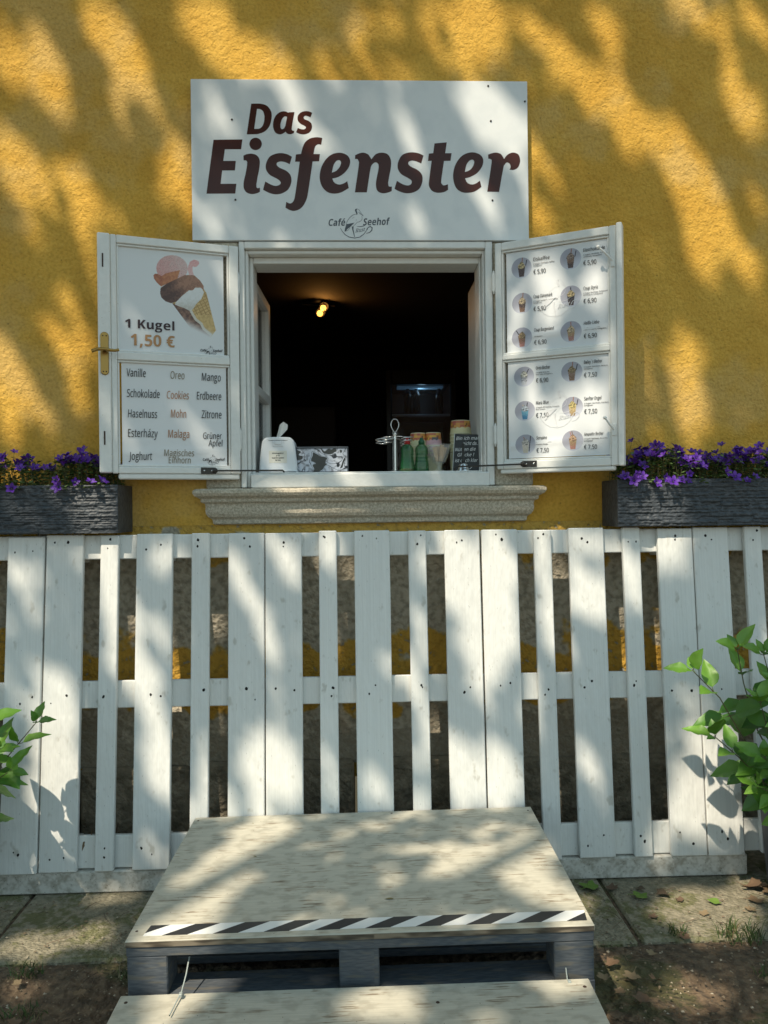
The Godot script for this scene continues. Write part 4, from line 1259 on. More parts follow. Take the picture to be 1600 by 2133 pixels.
	for q in [["Bin ich mal", -0.046, 0.130, 0.088, 0.06], ["nicht da...", -0.018, 0.110, 0.066, 0.06], ["Nützen die", -0.048, 0.083, 0.082, 0.08], ["Glocke !", -0.038, 0.062, 0.066, 0.06], ["ist doch klar", -0.046, 0.038, 0.090, 0.06]]:
		part("lettering", words(q[0], 0.0135, q[3], false, 0.25), M.chalk, cb, Vector3(q[1], q[2], 0.0004)).rotation.z = q[4]
	part("smile", tubem([Vector3(-0.006, 0.018, 0.001), Vector3(0.004, 0.012, 0.001), Vector3(0.016, 0.013, 0.001), Vector3(0.026, 0.024, 0.001)], 0.0012, -1, 5), M.chalk, cb)
	var bl := thing("hand_bell", "small silver hand bell with a black handle in front of the chalkboard", "bell", Vector3(0.394, y, -0.025))
	part("bell", lathem([Vector2(0.0255, 0.0), Vector2(0.026, 0.002), Vector2(0.0225, 0.008), Vector2(0.0195, 0.018), Vector2(0.0175, 0.026), Vector2(0.012, 0.032), Vector2(0, 0.034)], 26), M.steel, bl)
	part("handle", lathem([Vector2(0, 0.032), Vector2(0.0065, 0.033), Vector2(0.0075, 0.040), Vector2(0.0055, 0.05), Vector2(0.0045, 0.075), Vector2(0.006, 0.10), Vector2(0.0062, 0.108), Vector2(0, 0.112)], 14), M.black_handle, bl)
	part("lettering", words("DRING", 0.006, 0.022, true), M.print_black, bl, Vector3(-0.011, 0.006, 0.0232))


# ---------- pallet fence ----------
func fence() -> void:
	var lean := asin(0.11 / 1.2)
	var labels := ["white pallet at the fence end by the left flower box, only one wide board showing", "white pallet panel under the left flower box", "white pallet panel straight below the serving window", "white pallet panel under the sundae menu casement", "white pallet panel at the fence end behind the potted green shrub"]
	rng.seed = 17
	var bx := [[0.0, 0.138], [0.197, 0.267], [0.329, 0.465], [0.531, 0.601], [0.666, 0.802]]
	for k in 5:
		var p := thing("pallet", labels[k], "pallet", Vector3(-1.176 + (k - 1) * 0.8035, 0.0805, 0.27), 0.0, "upright pallets of the fence")
		p.rotation.x = -lean
		p.rotation.z = rng.randf_range(-0.0015, 0.0015)
		for i in 5:
			var x0: float = bx[i][0] + 0.002
			var x1: float = bx[i][1] - 0.002
			var dz := rng.randf_range(-0.0015, 0.0015)
			var o := part("deck_board", boxm(Vector3(x0, 0.0, -0.022), Vector3(x1, 1.199 + rng.randf_range(-0.004, 0.003), 0.0), 0.003), M["white_board_%d" % rng.randi_range(0, 2)], p, Vector3(0, rng.randf_range(-0.003, 0.002), dz))
			o.rotation.z = rng.randf_range(-0.0012, 0.0012)
			# nail dents
			var nb := MB.new()
			for yy in [1.158, 0.61, 0.062]:
				for t in ([0.35, 0.65] if x1 - x0 > 0.1 else [0.5]):
					for e in (1 if x1 - x0 > 0.1 else 2):
						var cx := lerpf(x0, x1, t) + rng.randf_range(-0.022, 0.022) * (1.0 if x1 - x0 > 0.1 else 0.8)
						var cy: float = yy + rng.randf_range(-0.024, 0.024)
						var r := rng.randf_range(0.0026, 0.0052)
						var ring := PackedVector2Array()
						for a in 7:
							var rr := r * rng.randf_range(0.7, 1.2)
							ring.append(Vector2(cx + cos(TAU * a / 7.0) * rr, cy + sin(TAU * a / 7.0) * rr * 1.25))
						nb.extrude(ring, -0.003, 0.0004)
			var nn := part("nail_heads", nb.done(), M.hole, o)
			nn.set_meta("kind", "stuff")
		for y in [[0.004, 0.118], [0.566, 0.664], [1.108, 1.197]]:
			part("cross_board", boxm(Vector3(0.001, y[0], -0.0445), Vector3(0.801, y[1], -0.0235), 0.003), M["white_board_%d" % rng.randi_range(0, 2)], p)
		for x in [0.02, 0.347, 0.68]:
			for y in [0.006, 0.56, 1.10]:
				part("block", boxm(Vector3(x, y, -0.122), Vector3(x + 0.1, y + 0.093, -0.045), 0.003), M.white_board_1, p)
	top("base_plank", boxm(Vector3(-2.05, 0.0, 0.10), Vector3(1.384, 0.0765, 0.258), 0.004), M.splashed_board, "long splashed white plank on which the pallet fence stands", "plank")


# ---------- flower boxes ----------
func slate_face(x0: float, x1: float, y0: float, y1: float, z: float, sd: int) -> ArrayMesh:
	# courses of thin split stones, each with its own depth
	rng.seed = sd
	var courses := []
	var y := y0
	while y < y1 - 0.004:
		var h := rng.randf_range(0.007, 0.017)
		var row := []
		var x := x0
		while x < x1:
			var w := rng.randf_range(0.03, 0.13)
			row.append([x, x + w, rng.randf_range(-0.0035, 0.0025), rng.randf_range(-0.10, 0.10)])
			x += w
		courses.append([y, y + h, row])
		y += h
	var n := noise(38.0, sd)
	var rows := []
	var nx := 330
	var ny := 74
	for j in ny + 1:
		var r := []
		var yy := lerpf(y0, y1, float(j) / ny)
		var ci: Array = courses[courses.size() - 1]
		for c in courses:
			if yy >= c[0] and yy < c[1]:
				ci = c
				break
		var si := 0
		for i in nx + 1:
			var xx := lerpf(x0, x1, float(i) / nx)
			while si < ci[2].size() - 1 and xx > ci[2][si][1]:
				si += 1
			var st: Array = ci[2][si]
			var edge := minf(yy - ci[0], ci[1] - yy)
			var dz: float = st[2] + st[3] * (yy - ci[0]) + n.get_noise_2d(xx, yy * 2.2) * 0.0032
			dz -= 0.0025 * (1.0 - s01(0.0, 0.0025, edge))
			if j == 0 or j == ny or i == 0 or i == nx:
				dz = -0.003
			r.append(Vector3(xx, yy, z + dz))
		rows.append(r)
	var b := MB.new()
	b.grid(rows)
	return b.done()

func bellflower(sd: int) -> ArrayMesh:
	rng.seed = sd
	var b := MB.new()
	var open := rng.randf_range(0.75, 1.1)
	for k in 5:
		var a0 := TAU * k / 5.0
		var tint := rng.randf_range(0.8, 1.25)
		b.col = Color(0.10 * tint, 0.022 * tint, 0.30 * tint)
		var rows := []
		for j in 5:
			var t := j / 4.0
			var r := []
			for i in 5:
				var s := (i - 2) / 2.0
				var wd := (0.62 if t < 0.45 else 0.62 * (1.0 - pow((t - 0.45) / 0.55, 2.0) * 0.92))
				var rad := (0.004 + 0.015 * t) * (0.75 + 0.35 * t * open)
				var an := a0 + s * wd
				r.append(Vector3(cos(an) * rad, 0.014 * pow(t, 0.7) + (0.004 - 0.006 * open) * t * t + 0.001 * s * s, -sin(an) * rad))
			rows.append(r)
		b.grid(rows)
	b.col = Color(0.30, 0.26, 0.34)
	b.tube([Vector3(0, 0.002, 0), Vector3(0, 0.013, 0)], 0.0011, 0.0016, 5)
	return b.done()

func planter(called_label: String, plant_label: String, x0: float, x1: float, sd: int, lush: float) -> void:
	var p := thing("planter_box", called_label, "planter", Vector3.ZERO)
	var y0 := 1.2795
	var y1 := 1.456
	part("front_panel", slate_face(x0, x1, y0, y1, 0.195, sd), M.planter, p)
	var near := x1 if absf(x1) < absf(x0) else x0
	part("end_panel", boxm(Vector3(x0 + 0.0003, y0, 0.006), Vector3(x0 + 0.010, y1, 0.192), 0.001), M.planter, p)
	part("end_panel", boxm(Vector3(x1 - 0.010, y0, 0.006), Vector3(x1 - 0.0003, y1, 0.192), 0.001), M.planter, p)
	part("rim", boxm(Vector3(x0 + 0.0105, y1 - 0.010, 0.1825), Vector3(x1 - 0.0105, y1 - 0.0005, 0.1918), 0.001), M.planter, p)
	part("back_panel", boxm(Vector3(x0 + 0.0105, y0, 0.006), Vector3(x1 - 0.0105, y1, 0.016), 0.001), M.planter, p)
	part("bottom_panel", boxm(Vector3(x0 + 0.0105, y0, 0.0165), Vector3(x1 - 0.0105, y0 + 0.012, 0.1915), 0.001), M.planter, p)
	part("soil", boxm(Vector3(x0 + 0.011, y0 + 0.013, 0.017), Vector3(x1 - 0.011, y1 - 0.022, 0.182), 0.0), M.soil, p)
	# a row of bellflower plants grown together
	var pl := thing("bellflowers", plant_label, "flowers", Vector3.ZERO)
	rng.seed = sd + 5
	var b := MB.new()
	var st := MB.new()
	var tips := []
	var n := noise(3.2, sd + 9)
	var count := int((x1 - x0) / 0.86 * 300 * lush)
	for i in count:
		var x := rng.randf_range(x0 + 0.012, x1 - 0.012)
		var z := rng.randf_range(0.03, 0.175)
		var hgt := (0.062 + 0.055 * (0.5 + n.get_noise_2d(x * 2.2, 3.0)) + rng.randf_range(-0.022, 0.026)) * (1.0 if lush > 1.1 else 0.78)
		if rng.randf() < 0.06:
			hgt += 0.03
		var foot := Vector3(x, y1 - 0.024, z)
		var tip := Vector3(x + rng.randf_range(-0.03, 0.03), y1 + hgt, z + rng.randf_range(-0.015, 0.028))
		if rng.randf() < 0.10:
			tip = Vector3(x + rng.randf_range(-0.03, 0.03), y1 + rng.randf_range(-0.018, 0.02), 0.205 + rng.randf_range(0.0, 0.02))
		var mid := foot.lerp(tip, 0.55) + Vector3(rng.randf_range(-0.008, 0.008), 0.012, 0)
		st.tube([foot, mid, tip], 0.0010, 0.0006, 4)
		tips.append([tip, (tip - mid).normalized()])
		for k in rng.randi_range(9, 15):
			var t := rng.randf_range(0.15, 1.0)
			var q := foot.lerp(mid, t * 2.0) if t < 0.5 else mid.lerp(tip, t * 2.0 - 1.0)
			q += Vector3(rng.randf_range(-0.012, 0.012), rng.randf_range(-0.006, 0.006), rng.randf_range(-0.012, 0.012))
			var an := rng.randf() * TAU
			var dir := Vector3(cos(an), rng.randf_range(-0.3, 0.6), sin(an)).normalized()
			var sd2 := dir.cross(Vector3.UP).normalized().rotated(dir, rng.randf_range(-0.7, 0.7))
			var ln := rng.randf_range(0.011, 0.021)
			var g := rng.randf_range(0.7, 1.4)
			b.col = Color(0.075 * g, 0.125 * g, 0.034 * g)
			var nn := sd2.cross(dir).normalized()
			var i0 := b.vert(q, nn)
			b.vert(q + dir * ln * 0.45 + sd2 * ln * 0.34, nn)
			b.vert(q + dir * ln, nn)
			b.vert(q + dir * ln * 0.45 - sd2 * ln * 0.34, nn)
			b.ix.append_array([i0, i0 + 2, i0 + 1, i0, i0 + 3, i0 + 2])
	var fo := part("foliage", b.done(), M.leaf_small, pl)
	fo.set_meta("kind", "stuff")
	var so := part("stems", st.done(), M.stem_green, pl)
	so.set_meta("kind", "stuff")
	var kinds := []
	for k in 6:
		kinds.append(bellflower(sd * 10 + k))
	rng.seed = sd + 77
	var made := 0
	for tp in tips:
		var at: Vector3 = tp[0]
		var den := 0.42 + 0.55 * n.get_noise_2d(at.x * 4.0 + 30.0, 8.0)
		if rng.randf() > den * (2.0 if lush > 1.1 else 1.2):
			continue
		var f := part("flower", kinds[rng.randi_range(0, 5)], M.petal, pl, at)
		var dir: Vector3 = (Vector3(rng.randf_range(-0.8, 0.8), rng.randf_range(0.1, 1.0), rng.randf_range(-0.2, 1.2)) + tp[1] * 0.4).normalized()
		f.basis = Basis(Quaternion(Vector3.UP, dir)) * Basis(Vector3.UP, rng.randf() * TAU) * rng.randf_range(0.75, 1.2)
		made += 1
		if made >= 230:
			break


# ---------- the two steps ----------
func step_platform() -> void:
	var p := thing("serving_step", "upper wooden step of grey pallets under a worn cream board with striped tape", "step", Vector3(-0.0161, 0.0, 0.2671))
	p.rotation = Vector3(0, -0.0166, 0.0148)
	var o := -0.001
	part("plywood_top", boxm(Vector3(-0.602, 0.2505, 0.0), Vector3(0.602, 0.2685, 0.802), 0.0025), M.worn_plywood, p)
	part("ply_edge", boxm(Vector3(-0.600, 0.2525, 0.8022), Vector3(0.600, 0.2655, 0.8035), 0.0), M.ply_edge, p)
	pallet_under(p, 0.100, 0.2498, 0.0)
	pallet_under(p, 0.002, 0.0995, 1.0)
	# striped tape along the front edge
	var tp := Node3D.new()
	tp.name = "warning_tape"
	p.add_child(tp)
	var w := 0.075
	for k in 20:
		var x := -0.585 + (k - 0.9) * 0.0655
		var q := PackedVector2Array([Vector2(x, 0.0), Vector2(x + 0.0655, 0.0), Vector2(x + 0.0655 + w, 0.0505), Vector2(x + w, 0.0505)])
		var lim := PackedVector2Array([Vector2(-0.562, 0.0), Vector2(0.588, 0.0), Vector2(0.5945, 0.0505), Vector2(-0.555, 0.0505)])
		var cut := Geometry2D.intersect_polygons(q, lim)
		if cut.is_empty():
			continue
		var b := MB.new()
		b.extrude(cut[0], 0.0, 0.0006)
		var m := part("tape_stripe", b.done(), M.tape_black if k % 2 == 0 else M.tape_white, tp, Vector3(0, 0.2687, 0.780))
		m.rotation.x = -PI / 2
	for q in [[-0.585, 0.03], [0.585, 0.035], [-0.585, 0.755], [0.58, 0.76], [0.1, 0.02]]:
		part("nail", lathem([Vector2(0, 0.0008), Vector2(0.0035, 0.0006), Vector2(0.004, 0.0)], 8), M.rust, p, Vector3(q[0], 0.2686, q[1]))
	var s := thing("serving_step", "lower wooden step with a worn cream board, nearest to the viewer", "step", Vector3(-0.045, 0.0, 1.092))
	s.rotation = Vector3(0, -0.012, 0.0125)
	part("plywood_top", boxm(Vector3(-0.592, 0.1275, 0.0), Vector3(0.592, 0.1455, 0.70), 0.0025), M.worn_plywood, s)
	pallet_under(s, 0.002, 0.1268, 2.0)
	for q in [[-0.57, 0.03], [0.20, 0.075], [0.572, 0.035]]:
		part("nail", lathem([Vector2(0, 0.0008), Vector2(0.0045, 0.0006), Vector2(0.005, 0.0)], 8), M.rust, s, Vector3(q[0], 0.1456, q[1]))
	for q in [[-0.49, "pale cable tie binding the two steps on the handle side"], [0.485, "pale cable tie binding the two steps by the bare earth"]]:
		var t := thing("cable_tie", q[1], "cable tie", Vector3(q[0], 0, 0))
		part("strap", tubem([Vector3(0.012, 0.20, 1.03), Vector3(0.010, 0.172, 1.062), Vector3(0.006, 0.150, 1.095), Vector3(0.0, 0.1475, 1.15), Vector3(-0.003, 0.1475, 1.185)], 0.0021, 0.0016, 6), M.cable_tie, t)
		part("head", boxm(Vector3(0.003, 0.1475, 1.105), Vector3(0.011, 0.1555, 1.117), 0.001), M.cable_tie, t)

func pallet_under(p: Node3D, y0: float, y1: float, kind: float) -> void:
	var d := 0.80 if kind < 2.0 else 0.70
	var hw := 0.600 if kind < 2.0 else 0.590
	var bh := minf(0.024, (y1 - y0) * 0.2)
	for z in [[0.002, 0.142], [0.215, 0.30], [d * 0.5 - 0.06, d * 0.5 + 0.06], [d - 0.30, d - 0.215], [d - 0.142, d - 0.0005]]:
		part("deck_board", boxm(Vector3(-hw, y1 - bh, z[0]), Vector3(hw, y1, z[1]), 0.002), M.grey_board, p)
	for z in [[0.004, 0.10], [d * 0.5 - 0.05, d * 0.5 + 0.05], [d - 0.102, d - 0.002]]:
		for x in [-hw + 0.001, -0.058, hw - 0.104]:
			part("block", boxm(Vector3(x, y0 + bh + 0.0005, z[0]), Vector3(x + 0.103, y1 - bh - 0.0005, z[1]), 0.003), M.grey_board, p)
		part("runner", boxm(Vector3(-hw, y0, z[0]), Vector3(hw, y0 + bh, z[1] + 0.0005), 0.002), M.grey_board, p)


# ---------- ground ----------
func ground() -> void:
	var n := noise(1.4, 401, FastNoiseLite.TYPE_SIMPLEX_SMOOTH, 4)
	var n2 := noise(16.0, 402, FastNoiseLite.TYPE_SIMPLEX_SMOOTH, 3)
	var xs := []
	var zs := []
	for k in 12:
		xs.append(-60.0 + k * 4.8)
	for k in 181:
		xs.append(-2.2 + 4.4 * k / 180.0)
	for k in 12:
		xs.append(7.2 + k * 4.8)
	zs.append(0.02)
	for k in 101:
		zs.append(0.60 + 2.2 * k / 100.0)
	for k in 12:
		zs.append(4.0 + k * k * 0.5)
	var rows := []
	for j in zs.size():
		var r := []
		var z: float = zs[zs.size() - 1 - j]
		for x in xs:
			var y := -0.012
			if z > 0.1:
				y += n.get_noise_2d(x, z) * 0.022 + n2.get_noise_2d(x, z) * 0.007
				var clear := s01(0.66, 0.80, z)
				y = lerpf(minf(y, -0.016), y + 0.004, clear)
				if absf(x) < 0.72:
					y = minf(y, -0.006)
			r.append(Vector3(x, y, z))
		rows.append(r)
	var b := MB.new()
	b.grid(rows)
	structure("ground", b.done(), M.earth)
	# concrete slabs along the house
	var pv := Node3D.new()
	pv.name = "pavement"
	pv.set_meta("kind", "structure")
	add_child(pv)
	rng.seed = 31
	for q in [[-3.2, -2.21], [-2.20, -1.206], [-1.194, -0.20], [-0.19, 0.828], [0.842, 1.84], [1.85, 2.85]]:
		var o := part("paving_slab", boxm(Vector3(q[0], -0.06, 0.03), Vector3(q[1], -0.002 + rng.randf_range(-0.002, 0.002), 0.672 + rng.randf_range(-0.012, 0.012)), 0.007), M.slab, pv)
		o.rotation.y = rng.randf_range(-0.006, 0.006)


# ---------- plants ----------
# one leaf along +z from the origin, face up +y
func leaf_mesh(ln: float, wd: float, fold: float, droop: float, c: Color, tip := 2.2, wav := 0.0) -> ArrayMesh:
	var b := MB.new()
	var rows := []
	var cols := 7
	for j in 9:
		var t := j / 8.0
		var r := []
		var w := wd * pow(sin(PI * pow(t, 0.72)), 0.85) * (1.0 - 0.25 * pow(t, tip))
		if j == 0 or j == 8:
			w = 0.0006
		for i in cols:
			var s := (i - 3) / 3.0
			var y := fold * w * absf(s) - droop * ln * t * t + wav * w * sin(t * 16.0 + s * 2.0) * absf(s)
			y += 0.018 * w / wd * ln * cos(t * 34.0 - absf(s) * 5.0) * 0.16
			r.append(Vector3(s * w, y, -t * ln))
		rows.append(r)
	b.col = c
	b.grid(rows)
	return b.done()

func leafy_stem(p: Node3D, pts: Array, nodes: int, size: float, kinds: Array, sd: int, young := 2) -> void:
	rng.seed = sd
	var cv := Curve3D.new()
	for k in pts.size():
		var t: Vector3 = (pts[mini(k + 1, pts.size() - 1)] - pts[maxi(k - 1, 0)]) * 0.22
		cv.add_point(pts[k], -t, t)
	var ln := cv.get_baked_length()
	var line := []
	for k in 15:
		line.append(cv.sample_baked(ln * k / 14.0))
	part("stem", tubem(line, 0.0032, 0.0016, 6), M.stem_green, p)
	var roll := rng.randf() * PI
	for k in nodes:
		var t := lerpf(0.18, 1.0, float(k) / (nodes - 1))
		var at := cv.sample_baked(ln * t)
		var dir := (cv.sample_baked(minf(ln * t + 0.01, ln)) - cv.sample_baked(maxf(ln * t - 0.01, 0.0))).normalized()
		var side := dir.cross(Vector3.FORWARD if absf(dir.z) < 0.9 else Vector3.UP).normalized()
		roll += PI / 2 + rng.randf_range(-0.3, 0.3)
		var last := k >= nodes - young
		for s in (4 if k == nodes - 1 else 2):
			var a := roll + PI * s + (PI / 2 if s > 1 else 0.0)
			var outw := side.rotated(dir, a)
			var up_amount := 0.75 if last else 0.25
			var d := (outw + dir * up_amount + Vector3(0, -0.12 if not last else 0.15, 0.12)).normalized()
			# faces turn towards the sky and the open side
			var want := (Vector3(-0.15, 0.85, 0.55) + Vector3(rng.randf_range(-0.35, 0.35), rng.randf_range(-0.2, 0.3), rng.randf_range(-0.3, 0.3))).normalized()
			var y := (want - d * want.dot(d)).normalized()
			var x := y.cross(-d).normalized()
			var sz := size * (rng.randf_range(0.85, 1.15) if not last else rng.randf_range(0.55, 0.8)) * (0.6 if s > 1 else 1.0)
			var stalk := 0.014 * sz / 0.09
			part("leaf_stalk", tubem([at, at + d * stalk], 0.0013, 0.0011, 5), M.stem_green, p)
			var o := part("leaf", kinds[(rng.randi_range(3, 5) if last else rng.randi_range(0, 3))], M.leaf, p, at + d * stalk)
			o.basis = Basis(x, y, -d) * Basis.from_scale(Vector3.ONE * sz / 0.1)

func shrubs() -> void:
	var kinds := []
	for q in [[0.10, 0.034, 0.30, 0.10, Color(0.055, 0.15, 0.018)], [0.10, 0.037, 0.22, 0.16, Color(0.045, 0.125, 0.016)], [0.10, 0.032, 0.36, 0.05, Color(0.07, 0.175, 0.022)], [0.10, 0.033, 0.28, 0.12, Color(0.095, 0.215, 0.025)], [0.10, 0.030, 0.42, 0.04, Color(0.125, 0.26, 0.03)], [0.10, 0.028, 0.5, 0.0, Color(0.15, 0.29, 0.04)]]:
		kinds.append(leaf_mesh(q[0], q[1], q[2], q[3], q[4], 2.2, 0.10))
	var pot := thing("plant_pot", "dark grey plastic pot at the fence end holding the green shrub", "pot", Vector3(1.53, 0.0, 0.42))
	part("wall", lathem([Vector2(0, 0.0), Vector2(0.135, 0.0), Vector2(0.14, 0.01), Vector2(0.165, 0.33), Vector2(0.178, 0.335), Vector2(0.180, 0.385), Vector2(0.170, 0.388), Vector2(0.160, 0.36)], 40), M.pot, pot)
	part("soil", lathem([Vector2(0.0, 0.352), Vector2(0.1615, 0.355)], 28), M.soil, pot)
	var r := thing("green_shrub", "leafy bright green shrub growing in the dark grey pot", "shrub", Vector3(1.44, 0.352, 0.47))
	var base := Vector3(0, 0, 0)
	var tips := [
		[Vector3(-0.05, 0.0, 0.02), Vector3(-0.16, 0.18, 0.03), Vector3(-0.27, 0.36, 0.04), Vector3(-0.365, 0.455, 0.05)],
		[Vector3(-0.02, 0.0, 0.0), Vector3(-0.11, 0.22, -0.02), Vector3(-0.17, 0.40, 0.0), Vector3(-0.205, 0.52, 0.03)],
		[Vector3(-0.06, 0.0, 0.05), Vector3(-0.15, 0.09, 0.10), Vector3(-0.25, 0.19, 0.12), Vector3(-0.325, 0.255, 0.12)],
		[Vector3(0.0, 0.0, 0.03), Vector3(-0.05, 0.2, 0.08), Vector3(-0.08, 0.32, 0.10), Vector3(-0.105, 0.42, 0.10)],
		[Vector3(-0.05, 0.0, 0.06), Vector3(-0.12, 0.06, 0.14), Vector3(-0.17, 0.09, 0.17), Vector3(-0.21, 0.11, 0.17)],
		[Vector3(0.02, 0.0, 0.05), Vector3(-0.02, 0.13, 0.12), Vector3(-0.07, 0.24, 0.15), Vector3(-0.12, 0.30, 0.16)],
		[Vector3(0.03, 0.0, 0.0), Vector3(0.03, 0.25, 0.02), Vector3(0.01, 0.45, 0.03), Vector3(0.0, 0.56, 0.04)],
		[Vector3(0.05, 0.0, 0.05), Vector3(0.07, 0.14, 0.10), Vector3(0.06, 0.24, 0.14), Vector3(0.03, 0.32, 0.16)],
		[Vector3(-0.03, 0.0, 0.08), Vector3(-0.06, 0.04, 0.16), Vector3(-0.09, 0.05, 0.19), Vector3(-0.13, 0.03, 0.20)],
		[Vector3(0.08, 0.0, 0.0), Vector3(0.16, 0.16, 0.02), Vector3(0.22, 0.30, 0.03), Vector3(0.26, 0.40, 0.03)],
		[Vector3(-0.03, 0.0, 0.04), Vector3(-0.10, 0.14, 0.08), Vector3(-0.14, 0.26, 0.10), Vector3(-0.17, 0.36, 0.11)],
		[Vector3(-0.04, 0.0, 0.06), Vector3(-0.10, 0.10, 0.12), Vector3(-0.15, 0.16, 0.16), Vector3(-0.19, 0.20, 0.17)],
		[Vector3(0.0, 0.0, 0.06), Vector3(-0.02, 0.08, 0.14), Vector3(-0.05, 0.15, 0.19), Vector3(-0.07, 0.19, 0.21)],
		[Vector3(0.01, 0.0, 0.0), Vector3(-0.05, 0.28, 0.0), Vector3(-0.09, 0.42, 0.02), Vector3(-0.12, 0.50, 0.04)]]
	for k in tips.size():
		tips[k][0] += Vector3(0.09, 0.0, -0.05)
		leafy_stem(r, tips[k], 6 if k < 3 else 5, 0.125, kinds, 900 + k)
	pot = thing("plant_pot", "dark grey plastic pot at the other fence end mostly outside the picture", "pot", Vector3(-1.50, 0.0, 0.50))
	part("wall", lathem([Vector2(0, 0.0), Vector2(0.125, 0.0), Vector2(0.13, 0.01), Vector2(0.150, 0.25), Vector2(0.163, 0.255), Vector2(0.165, 0.295), Vector2(0.155, 0.298), Vector2(0.147, 0.27)], 40), M.pot, pot)
	part("soil", lathem([Vector2(0.0, 0.262), Vector2(0.149, 0.265)], 28), M.soil, pot)
	var l := thing("green_shrub", "green shrub reaching in below the left flower box", "shrub", Vector3(-1.50, 0.262, 0.50))
	tips = [
		[Vector3(0.04, 0.0, 0.0), Vector3(0.16, 0.12, -0.02), Vector3(0.30, 0.28, -0.04), Vector3(0.40, 0.40, -0.05)],
		[Vector3(0.05, 0.0, 0.03), Vector3(0.16, 0.12, 0.03), Vector3(0.26, 0.21, 0.03), Vector3(0.345, 0.265, 0.02)],
		[Vector3(0.03, 0.0, 0.0), Vector3(0.12, 0.20, 0.0), Vector3(0.20, 0.34, -0.01), Vector3(0.26, 0.415, -0.01)],
		[Vector3(0.06, 0.0, 0.05), Vector3(0.14, 0.07, 0.07), Vector3(0.20, 0.10, 0.07), Vector3(0.27, 0.115, 0.06)],
		[Vector3(0.05, 0.0, 0.02), Vector3(0.14, 0.16, 0.02), Vector3(0.22, 0.27, 0.01), Vector3(0.30, 0.33, 0.0)],
		[Vector3(0.0, 0.0, 0.0), Vector3(0.02, 0.2, 0.02), Vector3(0.03, 0.32, 0.03), Vector3(0.05, 0.42, 0.03)],
		[Vector3(-0.05, 0.0, 0.0), Vector3(-0.12, 0.14, 0.03), Vector3(-0.18, 0.26, 0.05), Vector3(-0.24, 0.34, 0.05)]]
	for k in tips.size():
		leafy_stem(l, tips[k], 6, 0.122, kinds, 950 + k)


